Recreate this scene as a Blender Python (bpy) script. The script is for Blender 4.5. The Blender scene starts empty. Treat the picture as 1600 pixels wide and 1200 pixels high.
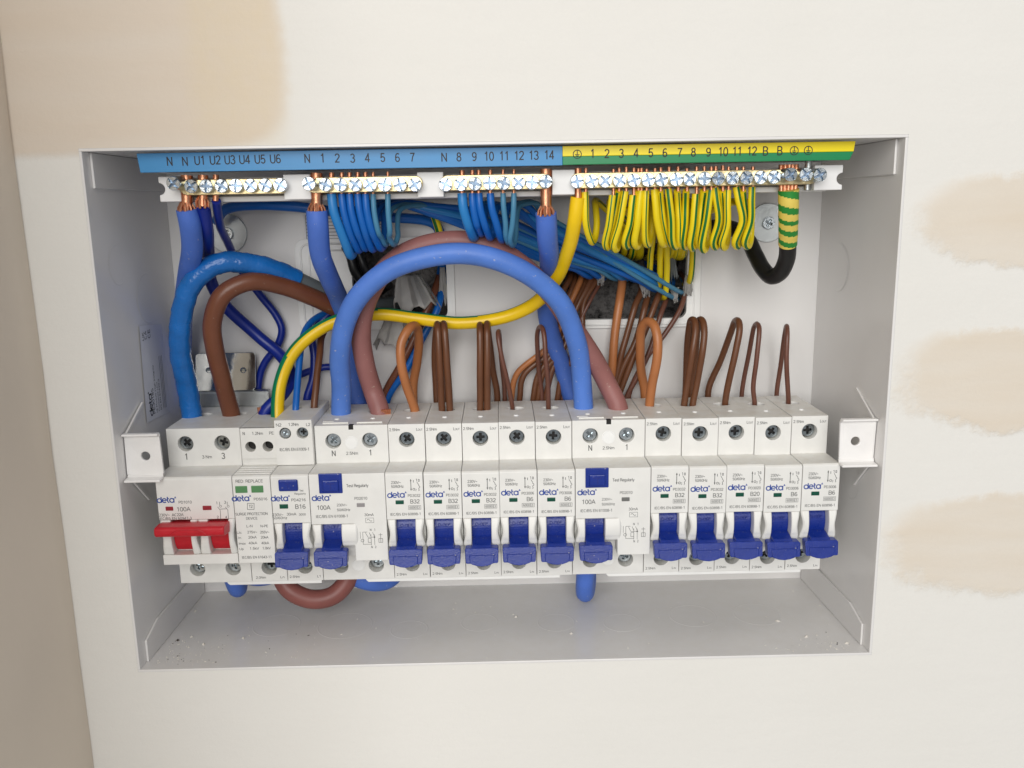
import bpy, bmesh, math, random
from mathutils import Vector as V, Matrix
random.seed(7)
sc = bpy.context.scene
col = sc.collection
S = 0.001                                   # the scene is measured in millimetres

# ------------------------------------------------------------------ camera
CAM = V((2.7, -377.5, 140.25)); FPX = 1350.0; PITCH, YAW, ROLL = .201, .011, -.018
fw = V((math.sin(YAW)*math.cos(PITCH), math.cos(YAW)*math.cos(PITCH), -math.sin(PITCH)))
rt = fw.cross(V((0, 0, 1))).normalized(); up = rt.cross(fw)
RT = rt*math.cos(ROLL)+up*math.sin(ROLL); UP = up*math.cos(ROLL)-rt*math.sin(ROLL)
cd = bpy.data.cameras.new('camera'); cam = bpy.data.objects.new('camera', cd); col.objects.link(cam)
cam.matrix_world = Matrix(((RT.x, UP.x, -fw.x, CAM.x*S), (RT.y, UP.y, -fw.y, CAM.y*S), (RT.z, UP.z, -fw.z, CAM.z*S), (0, 0, 0, 1)))
cd.sensor_width = 36; cd.lens = FPX/1600*36; cd.clip_start = .01; cd.clip_end = 50
sc.camera = cam

def ray(u, v): return fw + RT*((u-800)/FPX) + UP*((600-v)/FPX)
def P(u, v, y):                              # a measured point at depth y behind the wall face
    d = ray(u, v); return CAM + d*((y-CAM.y)/d.y)
def H(u, v, z=39.5):                         # a measured point on a horizontal plane
    d = ray(u, v); return CAM + d*((z-CAM.z)/d.z)

# ------------------------------------------------------------------ light
w = bpy.data.worlds.new('World'); sc.world = w; w.use_nodes = True
w.node_tree.nodes['Background'].inputs[0].default_value = (.99, .99, .99, 1)
w.node_tree.nodes['Background'].inputs[1].default_value = .58

def area(name, loc, target, sx, sy, power, color):
    l = bpy.data.lights.new(name, 'AREA'); l.shape = 'RECTANGLE'; l.size = sx; l.size_y = sy; l.energy = power; l.color = color
    o = bpy.data.objects.new(name, l); col.objects.link(o); o.location = loc
    o.rotation_euler = (V(target)-V(loc)).to_track_quat('-Z', 'Y').to_euler()
area('window_light', (-.45, -3.0, 1.05), (0, 0, .05), 2.6, 1.9, 138, (1, .985, .96))
area('added_top_light', (.3, -.8, 1.6), (.02, 0, 0), .8, .5, 4, (1, .96, .91))  # added overhead light for the metal to reflect; no fitting is visible
sc.view_settings.view_transform = 'Standard'; sc.view_settings.look = 'None'
sc.view_settings.exposure = -0.78; sc.view_settings.gamma = 1
sc.render.engine = 'CYCLES'; sc.cycles.max_bounces = 6; sc.cycles.diffuse_bounces = 3; sc.cycles.glossy_bounces = 3
sc.render.resolution_x = 1024; sc.render.resolution_y = 768

# ------------------------------------------------------------------ materials
def lin(c): return tuple(((x/255)/12.92 if x/255 <= .04045 else ((x/255+.055)/1.055)**2.4) for x in c)+(1,)
def mat(name, rgb, rough=.5, metal=0, var=0, vscale=60, bump=0, bscale=300, coat=0, spec=.5, dust=0, settle=0):
    m = bpy.data.materials.new(name); m.use_nodes = True; nt = m.node_tree; b = nt.nodes['Principled BSDF']
    c = lin(rgb); b.inputs['Base Color'].default_value = c
    b.inputs['Roughness'].default_value = rough; b.inputs['Metallic'].default_value = metal
    b.inputs['Specular IOR Level'].default_value = spec
    if coat: b.inputs['Coat Weight'].default_value = coat
    if var or bump:
        tc = nt.nodes.new('ShaderNodeTexCoord')
    if var:
        n = nt.nodes.new('ShaderNodeTexNoise'); n.inputs['Scale'].default_value = vscale; n.inputs['Detail'].default_value = 2
        nt.links.new(tc.outputs['Object'], n.inputs['Vector'])
        r = nt.nodes.new('ShaderNodeMapRange'); r.inputs['From Min'].default_value = .3; r.inputs['From Max'].default_value = .7
        nt.links.new(n.outputs['Fac'], r.inputs['Value'])
        mx = nt.nodes.new('ShaderNodeMix'); mx.data_type = 'RGBA'
        mx.inputs[6].default_value = tuple(x*(1-var) for x in c[:3])+(1,); mx.inputs[7].default_value = tuple(min(1, x*(1+var)) for x in c[:3])+(1,)
        nt.links.new(r.outputs[0], mx.inputs[0]); nt.links.new(mx.outputs[2], b.inputs['Base Color'])
        rr = nt.nodes.new('ShaderNodeMapRange'); rr.inputs['To Min'].default_value = max(.02, rough-.08); rr.inputs['To Max'].default_value = min(1, rough+.1)
        nt.links.new(n.outputs['Fac'], rr.inputs['Value']); nt.links.new(rr.outputs[0], b.inputs['Roughness'])
    if dust or settle:                       # plaster dust: loose specks, or a film lying on upward ledges
        src = mx.outputs[2]
        d = nt.nodes.new('ShaderNodeTexNoise'); d.inputs['Scale'].default_value = 620 if dust else 160; d.inputs['Detail'].default_value = 2 if dust else 6
        nt.links.new(tc.outputs['Object'], d.inputs['Vector'])
        dr = nt.nodes.new('ShaderNodeMapRange'); dr.inputs['From Min'].default_value = .68 if dust else .3; dr.inputs['From Max'].default_value = .76 if dust else .75
        dr.inputs['To Max'].default_value = dust if dust else .5*settle; nt.links.new(d.outputs['Fac'], dr.inputs['Value']); fac = dr.outputs[0]
        if settle:
            ge = nt.nodes.new('ShaderNodeNewGeometry'); sx_ = nt.nodes.new('ShaderNodeSeparateXYZ'); nt.links.new(ge.outputs['Normal'], sx_.inputs[0])
            ur = nt.nodes.new('ShaderNodeMapRange'); ur.inputs['From Min'].default_value = .55; ur.inputs['From Max'].default_value = .9; nt.links.new(sx_.outputs['Z'], ur.inputs['Value'])
            mm = nt.nodes.new('ShaderNodeMath'); mm.operation = 'MULTIPLY'; nt.links.new(fac, mm.inputs[0]); nt.links.new(ur.outputs[0], mm.inputs[1]); fac = mm.outputs[0]
        m2 = nt.nodes.new('ShaderNodeMix'); m2.data_type = 'RGBA'; nt.links.new(fac, m2.inputs[0]); nt.links.new(src, m2.inputs[6])
        m2.inputs[7].default_value = lin((214, 206, 190)); nt.links.new(m2.outputs[2], b.inputs['Base Color'])
    if bump:
        n2 = nt.nodes.new('ShaderNodeTexNoise'); n2.inputs['Scale'].default_value = bscale; n2.inputs['Detail'].default_value = 1.5
        nt.links.new(tc.outputs['Object'], n2.inputs['Vector'])
        bp = nt.nodes.new('ShaderNodeBump'); bp.inputs['Strength'].default_value = bump; bp.inputs['Distance'].default_value = .0004
        nt.links.new(n2.outputs['Fac'], bp.inputs['Height']); nt.links.new(bp.outputs[0], b.inputs['Normal'])
    return m
M = {}
M['steel_paint'] = mat('white_powder_coat', (232, 230, 228), .2, var=.03, vscale=22, bump=.02, bscale=700, settle=.3)
M['bracket'] = mat('front_lit_powder_coat', (244, 242, 240), .3, var=.03, vscale=90, bump=.1, bscale=900)  # same paint as the box, lightened for the front light on the brackets
M['plastic'] = mat('off_white_plastic', (234, 233, 229), .42, var=.03, vscale=120, settle=1)
M['plastic2'] = mat('bright_white_plastic', (244, 244, 242), .4, var=.03, vscale=90)
M['carrier'] = mat('carrier_plastic', (242, 241, 240), .4, var=.03, vscale=70, bump=.06, bscale=1000)
M['dark_hole'] = mat('recess_shade', (30, 28, 26), .7)  # shade inside holes and screw recesses, put into the colour
M['grey_hole'] = mat('grey_recess', (120, 120, 116), .6)
M['toggle_blue'] = mat('blue_toggle_plastic', (18, 46, 138), .3, var=.08, vscale=260, bump=.25, bscale=1500, dust=.5)
M['toggle_blue_text'] = mat('blue_embossed_plastic', (22, 40, 128), .45)
M['red'] = mat('red_toggle_plastic', (196, 22, 40), .34, var=.07, vscale=200, bump=.25, bscale=1500)
M['screw_dark'] = mat('steel_dark_reflection', (168, 176, 180), .13, 1, var=.2, vscale=500)  # steel darkened to stand for the dark surroundings it would mirror
M['screw_zinc'] = mat('zinc_plated_screw', (205, 212, 216), .2, 1, var=.12, vscale=500, bump=.1, bscale=2500)
M['brass'] = mat('brass', (214, 196, 152), .3, 1, var=.12, vscale=120, bump=.12, bscale=900)
M['copper'] = mat('copper', (230, 164, 128), .34, 1, var=.15, vscale=300, bump=.15, bscale=1500)
M['zinc'] = mat('zinc_plate', (190, 194, 194), .36, 1, var=.12, vscale=90, bump=.15, bscale=700)
M['chrome'] = mat('bright_steel_rail', (200, 200, 196), .13, 1, var=.08, vscale=60, bump=.08, bscale=300)
M['print'] = mat('grey_print', (84, 84, 84), .6)
M['slot'] = mat('slot_reflection_tint', (128, 146, 168), .3, 1, var=.25, vscale=700)  # bluish reflections in the screw slots, put into the colour
M['print_dark'] = mat('black_print', (28, 30, 34), .5)
M['logo'] = mat('blue_print', (28, 66, 152), .5)
M['strip_blue'] = mat('blue_label', (62, 142, 200), .34, var=.04, vscale=40)
M['strip_yellow'] = mat('yellow_label', (246, 222, 0), .34)
M['strip_green'] = mat('green_label', (0, 136, 80), .34)
M['win_green'] = mat('dark_green_window', (12, 78, 60), .25)
M['win_lightgreen'] = mat('green_window', (88, 140, 92), .3)
M['win_red'] = mat('dark_red_window', (150, 40, 52), .3)
M['win_grey'] = mat('grey_window', (150, 146, 146), .3)
M['win_dgrey'] = mat('dim_window', (112, 112, 110), .35)
def wire(n, rgb, r=.38, bump=0, var=.09, dust=0): return mat(n, rgb, r, 0, var=var, vscale=70, bump=bump, bscale=700, dust=dust)
M['arc_blue'] = wire('soft_blue_sheath', (84, 128, 212), .45, .2, .08, .45)
M['bar_blue'] = wire('violet_blue_sheath', (76, 114, 202), .46, .2, .1, .3)
M['tape_blue'] = wire('blue_tape', (26, 108, 188), .24, .6, .12)
M['grey_sheath'] = wire('grey_sheath', (98, 104, 106), .5)
M['brown'] = wire('brown_sheath', (116, 68, 46), .34, .1, .1, .15)
M['mauve'] = wire('mauve_brown_sheath', (150, 99, 95), .48, .2, .08, .3)
M['mauve2'] = wire('mauve_brown_sheath_low', (138, 82, 76), .45)
M['orange'] = wire('orange_brown_sheath', (180, 114, 68), .36)
M['brown_thin'] = wire('brown_wire', (106, 66, 42), .34)
M['brown_red'] = wire('red_brown_wire', (108, 68, 54), .36)
M['neutral'] = wire('blue_wire', (14, 98, 184), .32)
M['neutral_light'] = wire('light_blue_wire', (40, 128, 198), .32)
M['neutral_teal'] = wire('teal_blue_wire', (74, 134, 168), .34)
M['navy'] = wire('navy_wire', (14, 40, 138), .33)
M['yellow'] = wire('yellow_wire', (240, 214, 24), .33)
M['yellow_deep'] = wire('deep_yellow_sheath', (246, 204, 16), .33)
M['green'] = wire('green_stripe', (12, 108, 48), .35)
M['green_deep'] = wire('green_half', (0, 128, 84), .35)
M['tape_yellow'] = wire('yellow_tape', (232, 206, 96), .4)
M['tape_green'] = wire('green_tape', (40, 136, 52), .4)
M['black'] = wire('black_sheath', (22, 22, 23), .36)
M['torn'] = wire('torn_grey_sheath', (168, 166, 163), .5, .5, .3)
M['sticker'] = mat('silver_sticker', (226, 226, 230), .35)
M['chip'] = mat('plaster_chip', (225, 220, 210), .8)
M['chip_dark'] = mat('dark_grit', (70, 62, 54), .8)

def node_mat(name):
    m = bpy.data.materials.new(name); m.use_nodes = True
    return m, m.node_tree, m.node_tree.nodes['Principled BSDF']
def wall_material():
    m, nt, b = node_mat('painted_plaster'); N, L = nt.nodes, nt.links
    tc = N.new('ShaderNodeTexCoord')
    def math_(op, a, bb=None, c=None):
        n = N.new('ShaderNodeMath'); n.operation = op
        for i, x in enumerate((a, bb, c)):
            if x is None: continue
            if isinstance(x, (int, float)): n.inputs[i].default_value = x
            else: L.new(x, n.inputs[i])
        return n.outputs[0]
    def noise(scale, detail=4, rough=.5):
        n = N.new('ShaderNodeTexNoise'); n.inputs['Scale'].default_value = scale; n.inputs['Detail'].default_value = detail; n.inputs['Roughness'].default_value = rough
        L.new(tc.outputs['Object'], n.inputs['Vector']); return n
    sp = N.new('ShaderNodeSeparateXYZ'); L.new(tc.outputs['Object'], sp.inputs[0])
    big, fine = noise(14, 5), noise(120, 6, .7)
    off = math_('ADD', math_('MULTIPLY', math_('SUBTRACT', big.outputs['Fac'], .5), .034), math_('MULTIPLY', math_('SUBTRACT', fine.outputs['Fac'], .5), .02))
    X = math_('ADD', sp.outputs['X'], off); Z = math_('ADD', sp.outputs['Z'], math_('MULTIPLY', off, .7))
    XZ = {}
    soft_off = math_('ADD', math_('MULTIPLY', math_('SUBTRACT', big.outputs['Fac'], .5), .02), math_('MULTIPLY', math_('SUBTRACT', fine.outputs['Fac'], .5), .007))
    X2 = math_('ADD', sp.outputs['X'], soft_off); Z2 = math_('ADD', sp.outputs['Z'], math_('MULTIPLY', soft_off, .4))
    def blob(u0, v0, u1, v1, soft, p=4, smooth=False):
        X, Z = XZ[smooth]
        a, c = P(u0, v0, 0), P(u1, v1, 0); cx, cz = (a.x+c.x)/2*S, (a.z+c.z)/2*S; hx, hz = abs(a.x-c.x)/2*S, abs(a.z-c.z)/2*S
        dx = math_('POWER', math_('ABSOLUTE', math_('DIVIDE', math_('SUBTRACT', X, cx), hx)), p)
        dz = math_('POWER', math_('ABSOLUTE', math_('DIVIDE', math_('SUBTRACT', Z, cz), hz)), p)
        d = math_('POWER', math_('ADD', dx, dz), 1.0/p)
        r = N.new('ShaderNodeMapRange'); r.interpolation_type = 'SMOOTHSTEP'
        r.inputs['From Min'].default_value = 1+soft; r.inputs['From Max'].default_value = 1-soft
        L.new(d, r.inputs['Value']); return r.outputs[0]
    XZ[False] = (X, Z); XZ[True] = (X2, Z2)
    masks = [blob(1446, 276, 1900, 405, .13, 3), blob(1412, 518, 1900, 652, .12, 3), blob(1392, 776, 1900, 922, .12, 3)]
    tl = blob(-700, -500, 446, 236, .03, 10, True)
    tl2 = blob(265, -300, 444, 232, .3, 5, True)
    left = blob(-300, 100, 165, 2400, .16, 6, True)
    mk = math_('MAXIMUM', math_('MAXIMUM', masks[0], masks[1]), masks[2])
    def mix(fac, a, bb):
        n = N.new('ShaderNodeMix'); n.data_type = 'RGBA'; L.new(fac, n.inputs[0])
        for i, x in ((6, a), (7, bb)):
            if isinstance(x, tuple): n.inputs[i].default_value = x
            else: L.new(x, n.inputs[i])
        return n.outputs[2]
    st_ = N.new('ShaderNodeTexNoise'); st_.inputs['Scale'].default_value = 30; st_.inputs['Detail'].default_value = 6; mp_ = N.new('ShaderNodeMapping'); mp_.inputs['Scale'].default_value = (.35, 1, 2.2); L.new(tc.outputs['Object'], mp_.inputs[0]); L.new(mp_.outputs[0], st_.inputs['Vector'])
    c = mix(big.outputs['Fac'], lin((232, 230, 224)), lin((237, 235, 230)))
    c = mix(math_('MULTIPLY', left, .75), c, lin((228, 213, 199)))
    c = mix(math_('MULTIPLY', tl, math_('ADD', .62, math_('MULTIPLY', st_.outputs['Fac'], .6))), c, lin((224, 210, 193)))
    c = mix(math_('MULTIPLY', tl2, math_('MULTIPLY', fine.outputs['Fac'], .9)), c, lin((226, 210, 180)))
    c = mix(math_('MULTIPLY', mk, math_('ADD', .25, math_('MULTIPLY', st_.outputs['Fac'], .8))), c, lin((222, 207, 186)))
    gr = noise(900, 3); c = mix(math_('MULTIPLY', gr.outputs['Fac'], .10), c, lin((205, 196, 184)))
    L.new(c, b.inputs['Base Color']); b.inputs['Roughness'].default_value = .75
    h = math_('ADD', math_('MULTIPLY', fine.outputs['Fac'], .5), math_('ADD', math_('MULTIPLY', big.outputs['Fac'], 1.2), math_('ADD', math_('MULTIPLY', math_('MAXIMUM', mk, tl), .6), math_('MULTIPLY', st_.outputs['Fac'], .7))))
    bp = N.new('ShaderNodeBump'); bp.inputs['Strength'].default_value = .5; bp.inputs['Distance'].default_value = .001
    L.new(h, bp.inputs['Height']); L.new(bp.outputs[0], b.inputs['Normal'])
    return m
M['wall'] = wall_material()
M['side_wall'] = mat('bare_plaster', (218, 206, 191), .85, var=.05, vscale=10, bump=.35, bscale=160)
def masonry_material():
    m, nt, b = node_mat('rough_masonry'); N, L = nt.nodes, nt.links
    tc = N.new('ShaderNodeTexCoord'); n = N.new('ShaderNodeTexNoise'); n.inputs['Scale'].default_value = 220; n.inputs['Detail'].default_value = 8; n.inputs['Roughness'].default_value = .75
    L.new(tc.outputs['Object'], n.inputs['Vector']); r = N.new('ShaderNodeValToRGB'); L.new(n.outputs['Fac'], r.inputs[0])
    r.color_ramp.elements[0].position = .36; r.color_ramp.elements[0].color = lin((40, 38, 38)); r.color_ramp.elements[1].position = .56; r.color_ramp.elements[1].color = lin((150, 146, 144))
    L.new(r.outputs[0], b.inputs['Base Color']); b.inputs['Roughness'].default_value = .9
    bp = N.new('ShaderNodeBump'); bp.inputs['Strength'].default_value = .8; bp.inputs['Distance'].default_value = .002; L.new(n.outputs['Fac'], bp.inputs['Height']); L.new(bp.outputs[0], b.inputs['Normal'])
    return m
M['masonry'] = masonry_material()

# ------------------------------------------------------------------ mesh builder
ORG = {}                                     # where each thing's origin stands, in mm
class MB:
    def __init__(s): s.v = []; s.f = []; s.m = []
    def add(s, vs, fs, mi=0):
        o = len(s.v); s.v += [V(p) for p in vs]
        for f in fs: s.f.append([o+i for i in f]); s.m.append(mi)
    def box(s, x0, x1, y0, y1, z0, z1, mi=0):
        s.add([(x0,y0,z0),(x1,y0,z0),(x1,y1,z0),(x0,y1,z0),(x0,y0,z1),(x1,y0,z1),(x1,y1,z1),(x0,y1,z1)],
              [(0,3,2,1),(4,5,6,7),(0,1,5,4),(1,2,6,5),(2,3,7,6),(3,0,4,7)], mi)
    def prism(s, poly, x0, x1, mi=0):        # polygon in (y, z), drawn out along x
        n = len(poly); s.add([(x0, y, z) for y, z in poly]+[(x1, y, z) for y, z in poly],
              [tuple(range(n)), tuple(range(2*n-1, n-1, -1))]+[(i, (i+1) % n, n+(i+1) % n, n+i) for i in range(n)], mi)
    def slab(s, poly, yf, t, mi=0):          # polygon in (x, z), front depth yf(z), thickness t
        n = len(poly); g = yf if callable(yf) else (lambda z: yf)
        s.add([(x, g(z), z) for x, z in poly]+[(x, g(z)+t, z) for x, z in poly],
              [tuple(range(n)), tuple(range(2*n-1, n-1, -1))]+[(i, (i+1) % n, n+(i+1) % n, n+i) for i in range(n)], mi)
    def hole(s, o, A, B, D, rect, c, r, depth, mi=0, mj=1, n=24, bottom=True):
        o, A, B, D = V(o), V(A), V(B), V(D); a0, a1, b0, b1 = rect
        rr = r if isinstance(r, tuple) else (r, r)
        cs = [(a0, b0), (a1, b0), (a1, b1), (a0, b1)]
        ring = []
        for i in range(n):
            t = math.pi*1.25+2*math.pi*i/n; ring.append((c[0]+rr[0]*math.cos(t), c[1]+rr[1]*math.sin(t)))
        vs = [o+A*a+B*b for a, b in cs]+[o+A*a+B*b for a, b in ring]
        q = n//4
        fs = []
        for k in range(4):
            arc = [4+((k*q+j) % n) for j in range(q+1)]
            fs.append([k, (k+1) % 4]+arc[::-1])
        s.add(vs, fs, mi)
        vs = [o+A*a+B*b for a, b in ring]+[o+A*a+B*b+D*depth for a, b in ring]
        s.add(vs, [(i, (i+1) % n, n+(i+1) % n, n+i) for i in range(n)], mi)
        if bottom: s.add([o+A*a+B*b+D*depth for a, b in ring], [tuple(range(n))], mj)
    def disc(s, c, A, B, D, r0, depth, mi=0, n=24, r1=None):   # short cylinder
        c, A, B, D = V(c), V(A), V(B), V(D); r1 = r0 if r1 is None else r1
        vs = [c+(A*math.cos(2*math.pi*i/n)+B*math.sin(2*math.pi*i/n))*r0 for i in range(n)]+[c+D*depth+(A*math.cos(2*math.pi*i/n)+B*math.sin(2*math.pi*i/n))*r1 for i in range(n)]
        s.add(vs, [tuple(range(n)), tuple(range(2*n-1, n-1, -1))]+[(i, (i+1) % n, n+(i+1) % n, n+i) for i in range(n)], mi)
    def ring(s, c, A, B, D, ri, ro, h, mi=0, n=40):            # a low embossed ring
        c, A, B, D = V(c), V(A), V(B), V(D); vs = []
        for r, d in ((ri, 0), (ri*.5+ro*.5, h), (ro, 0)):
            vs += [c+D*d+(A*math.cos(2*math.pi*i/n)+B*math.sin(2*math.pi*i/n))*r for i in range(n)]
        s.add(vs, [(k*n+i, k*n+(i+1) % n, (k+1)*n+(i+1) % n, (k+1)*n+i) for k in range(2) for i in range(n)], mi)
    def quad(s, pts, mi=0): s.add(pts, [tuple(range(len(pts)))], mi)
    def stroke(s, pts, wd, y, mi=0, closed=False):             # flat printed line in the x, z plane
        p = [V((a, b)) for a, b in pts]; n = len(p); vs = []
        def nrm(i, j):
            t = p[j]-p[i]
            if t.length < 1e-9: return None
            t.normalize(); return V((-t.y, t.x))
        for i in range(n):
            a = nrm(i-1, i) if (i > 0 or closed) else None; b = nrm(i, (i+1) % n) if (i < n-1 or closed) else None
            a = a or b or V((0, 1)); b = b or a
            q = a+b
            if q.length < .2: q = a.copy()
            q.normalize(); q = q*(wd/2/max(.6, q.dot(a)))
            vs += [(p[i].x+q.x, y, p[i].y+q.y), (p[i].x-q.x, y, p[i].y-q.y)]
        k = n if closed else n-1
        s.add(vs, [(2*i, 2*i+1, 2*((i+1) % n)+1, 2*((i+1) % n)) for i in range(k)], mi)
    def tube(s, pts, rad, seg=14, mi=0, mf=None, caps=True):
        n = len(pts); L = [0]
        for i in range(1, n): L.append(L[-1]+(pts[i]-pts[i-1]).length)
        T = [(pts[min(i+1, n-1)]-pts[max(i-1, 0)]).normalized() for i in range(n)]
        ref = V((0, -1, 0)); nn = ref-T[0]*ref.dot(T[0])
        if nn.length < .1: nn = V((1, 0, 0))-T[0]*T[0].x
        nn.normalize(); o = len(s.v)
        for i in range(n):
            nn = (nn-T[i]*nn.dot(T[i])).normalized(); b = T[i].cross(nn)
            for j in range(seg):
                a = 2*math.pi*j/seg; r = rad(L[i], a, L[-1]) if callable(rad) else rad
                s.v.append(pts[i]+(nn*math.cos(a)+b*math.sin(a))*r)
        for i in range(n-1):
            for j in range(seg):
                s.f.append([o+i*seg+j, o+i*seg+(j+1) % seg, o+(i+1)*seg+(j+1) % seg, o+(i+1)*seg+j])
                s.m.append(mf((L[i]+L[i+1])/2, 2*math.pi*(j+.5)/seg, L[-1]) if mf else mi)
        if caps:
            s.f.append([o+j for j in range(seg)]); s.m.append(mi); s.f.append([o+(n-1)*seg+j for j in range(seg-1, -1, -1)]); s.m.append(mi)
    def mesh(s, name, mats, org, smooth=False, merge=0):
        me = bpy.data.meshes.new(name)
        me.from_pydata([((p-org)*S)[:] for p in s.v], [], s.f)
        for m in (mats if isinstance(mats, (list, tuple)) else [mats]): me.materials.append(M[m])
        me.polygons.foreach_set('material_index', s.m)
        bm = bmesh.new(); bm.from_mesh(me)
        if merge: bmesh.ops.remove_doubles(bm, verts=bm.verts, dist=merge*S)
        bmesh.ops.recalc_face_normals(bm, faces=bm.faces)
        bm.to_mesh(me); bm.free()
        if smooth:
            me.polygons.foreach_set('use_smooth', [True]*len(me.polygons))
            if smooth != True: me.set_sharp_from_angle(angle=math.radians(smooth))
        me.update(); return me
    def build(s, name, mats, parent=None, smooth=False, merge=0, bevel=0, seg=2, org=None):
        if parent is not None: org = ORG[parent]
        elif org is None:
            xs = [p.x for p in s.v]; ys = [p.y for p in s.v]; zs = [p.z for p in s.v]
            org = V(((min(xs)+max(xs))/2, (min(ys)+max(ys))/2, min(zs)))
        o = bpy.data.objects.new(name, s.mesh(name, mats, org, smooth, merge)); col.objects.link(o)
        ORG[o] = org
        if parent is not None: o.parent = parent
        else: o.location = org*S
        if bevel:
            b = o.modifiers.new('bevel', 'BEVEL'); b.width = bevel*S; b.segments = seg; b.limit_method = 'ANGLE'; b.angle_limit = math.radians(35)
        return o
def tag(o, label=None, cat=None, group=None, kind=None):
    if label: o['label'] = label
    if cat: o['category'] = cat
    if group: o['group'] = group
    if kind: o['kind'] = kind
    return o
def empty(name, loc):
    o = bpy.data.objects.new(name, None); col.objects.link(o); o.location = V(loc)*S; o.empty_display_size = .01; ORG[o] = V(loc); return o
def place(name, me, parent, pos, rot=(0, 0, 0)):               # a shared mesh at an absolute place
    o = bpy.data.objects.new(name, me); col.objects.link(o); o.parent = parent; o.location = (V(pos)-ORG[parent])*S; o.rotation_euler = rot; ORG[o] = ORG[parent]; return o

# text as flat print
_fc = {}
def glyphs(s):
    if s not in _fc:
        c = bpy.data.curves.new('t', 'FONT'); c.body = s; c.size = 1; c.resolution_u = 3
        o = bpy.data.objects.new('t', c); col.objects.link(o); dg = bpy.context.evaluated_depsgraph_get(); dg.update()
        me = o.evaluated_get(dg).to_mesh()
        vs = [(v.co.x, v.co.y) for v in me.vertices]; fs = [tuple(p.vertices) for p in me.polygons]
        o.evaluated_get(dg).to_mesh_clear(); bpy.data.objects.remove(o); bpy.data.curves.remove(c)
        x0 = min(v[0] for v in vs); x1 = max(v[0] for v in vs)
        _fc[s] = ([(x-x0, y) for x, y in vs], fs, x1-x0)
    return _fc[s]
CAP = .70
def el(cx, cy, rx, ry, a0, a1, n=9): return [(cx+rx*math.cos(math.radians(a0+(a1-a0)*i/n)), cy+ry*math.sin(math.radians(a0+(a1-a0)*i/n))) for i in range(n+1)]
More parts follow.
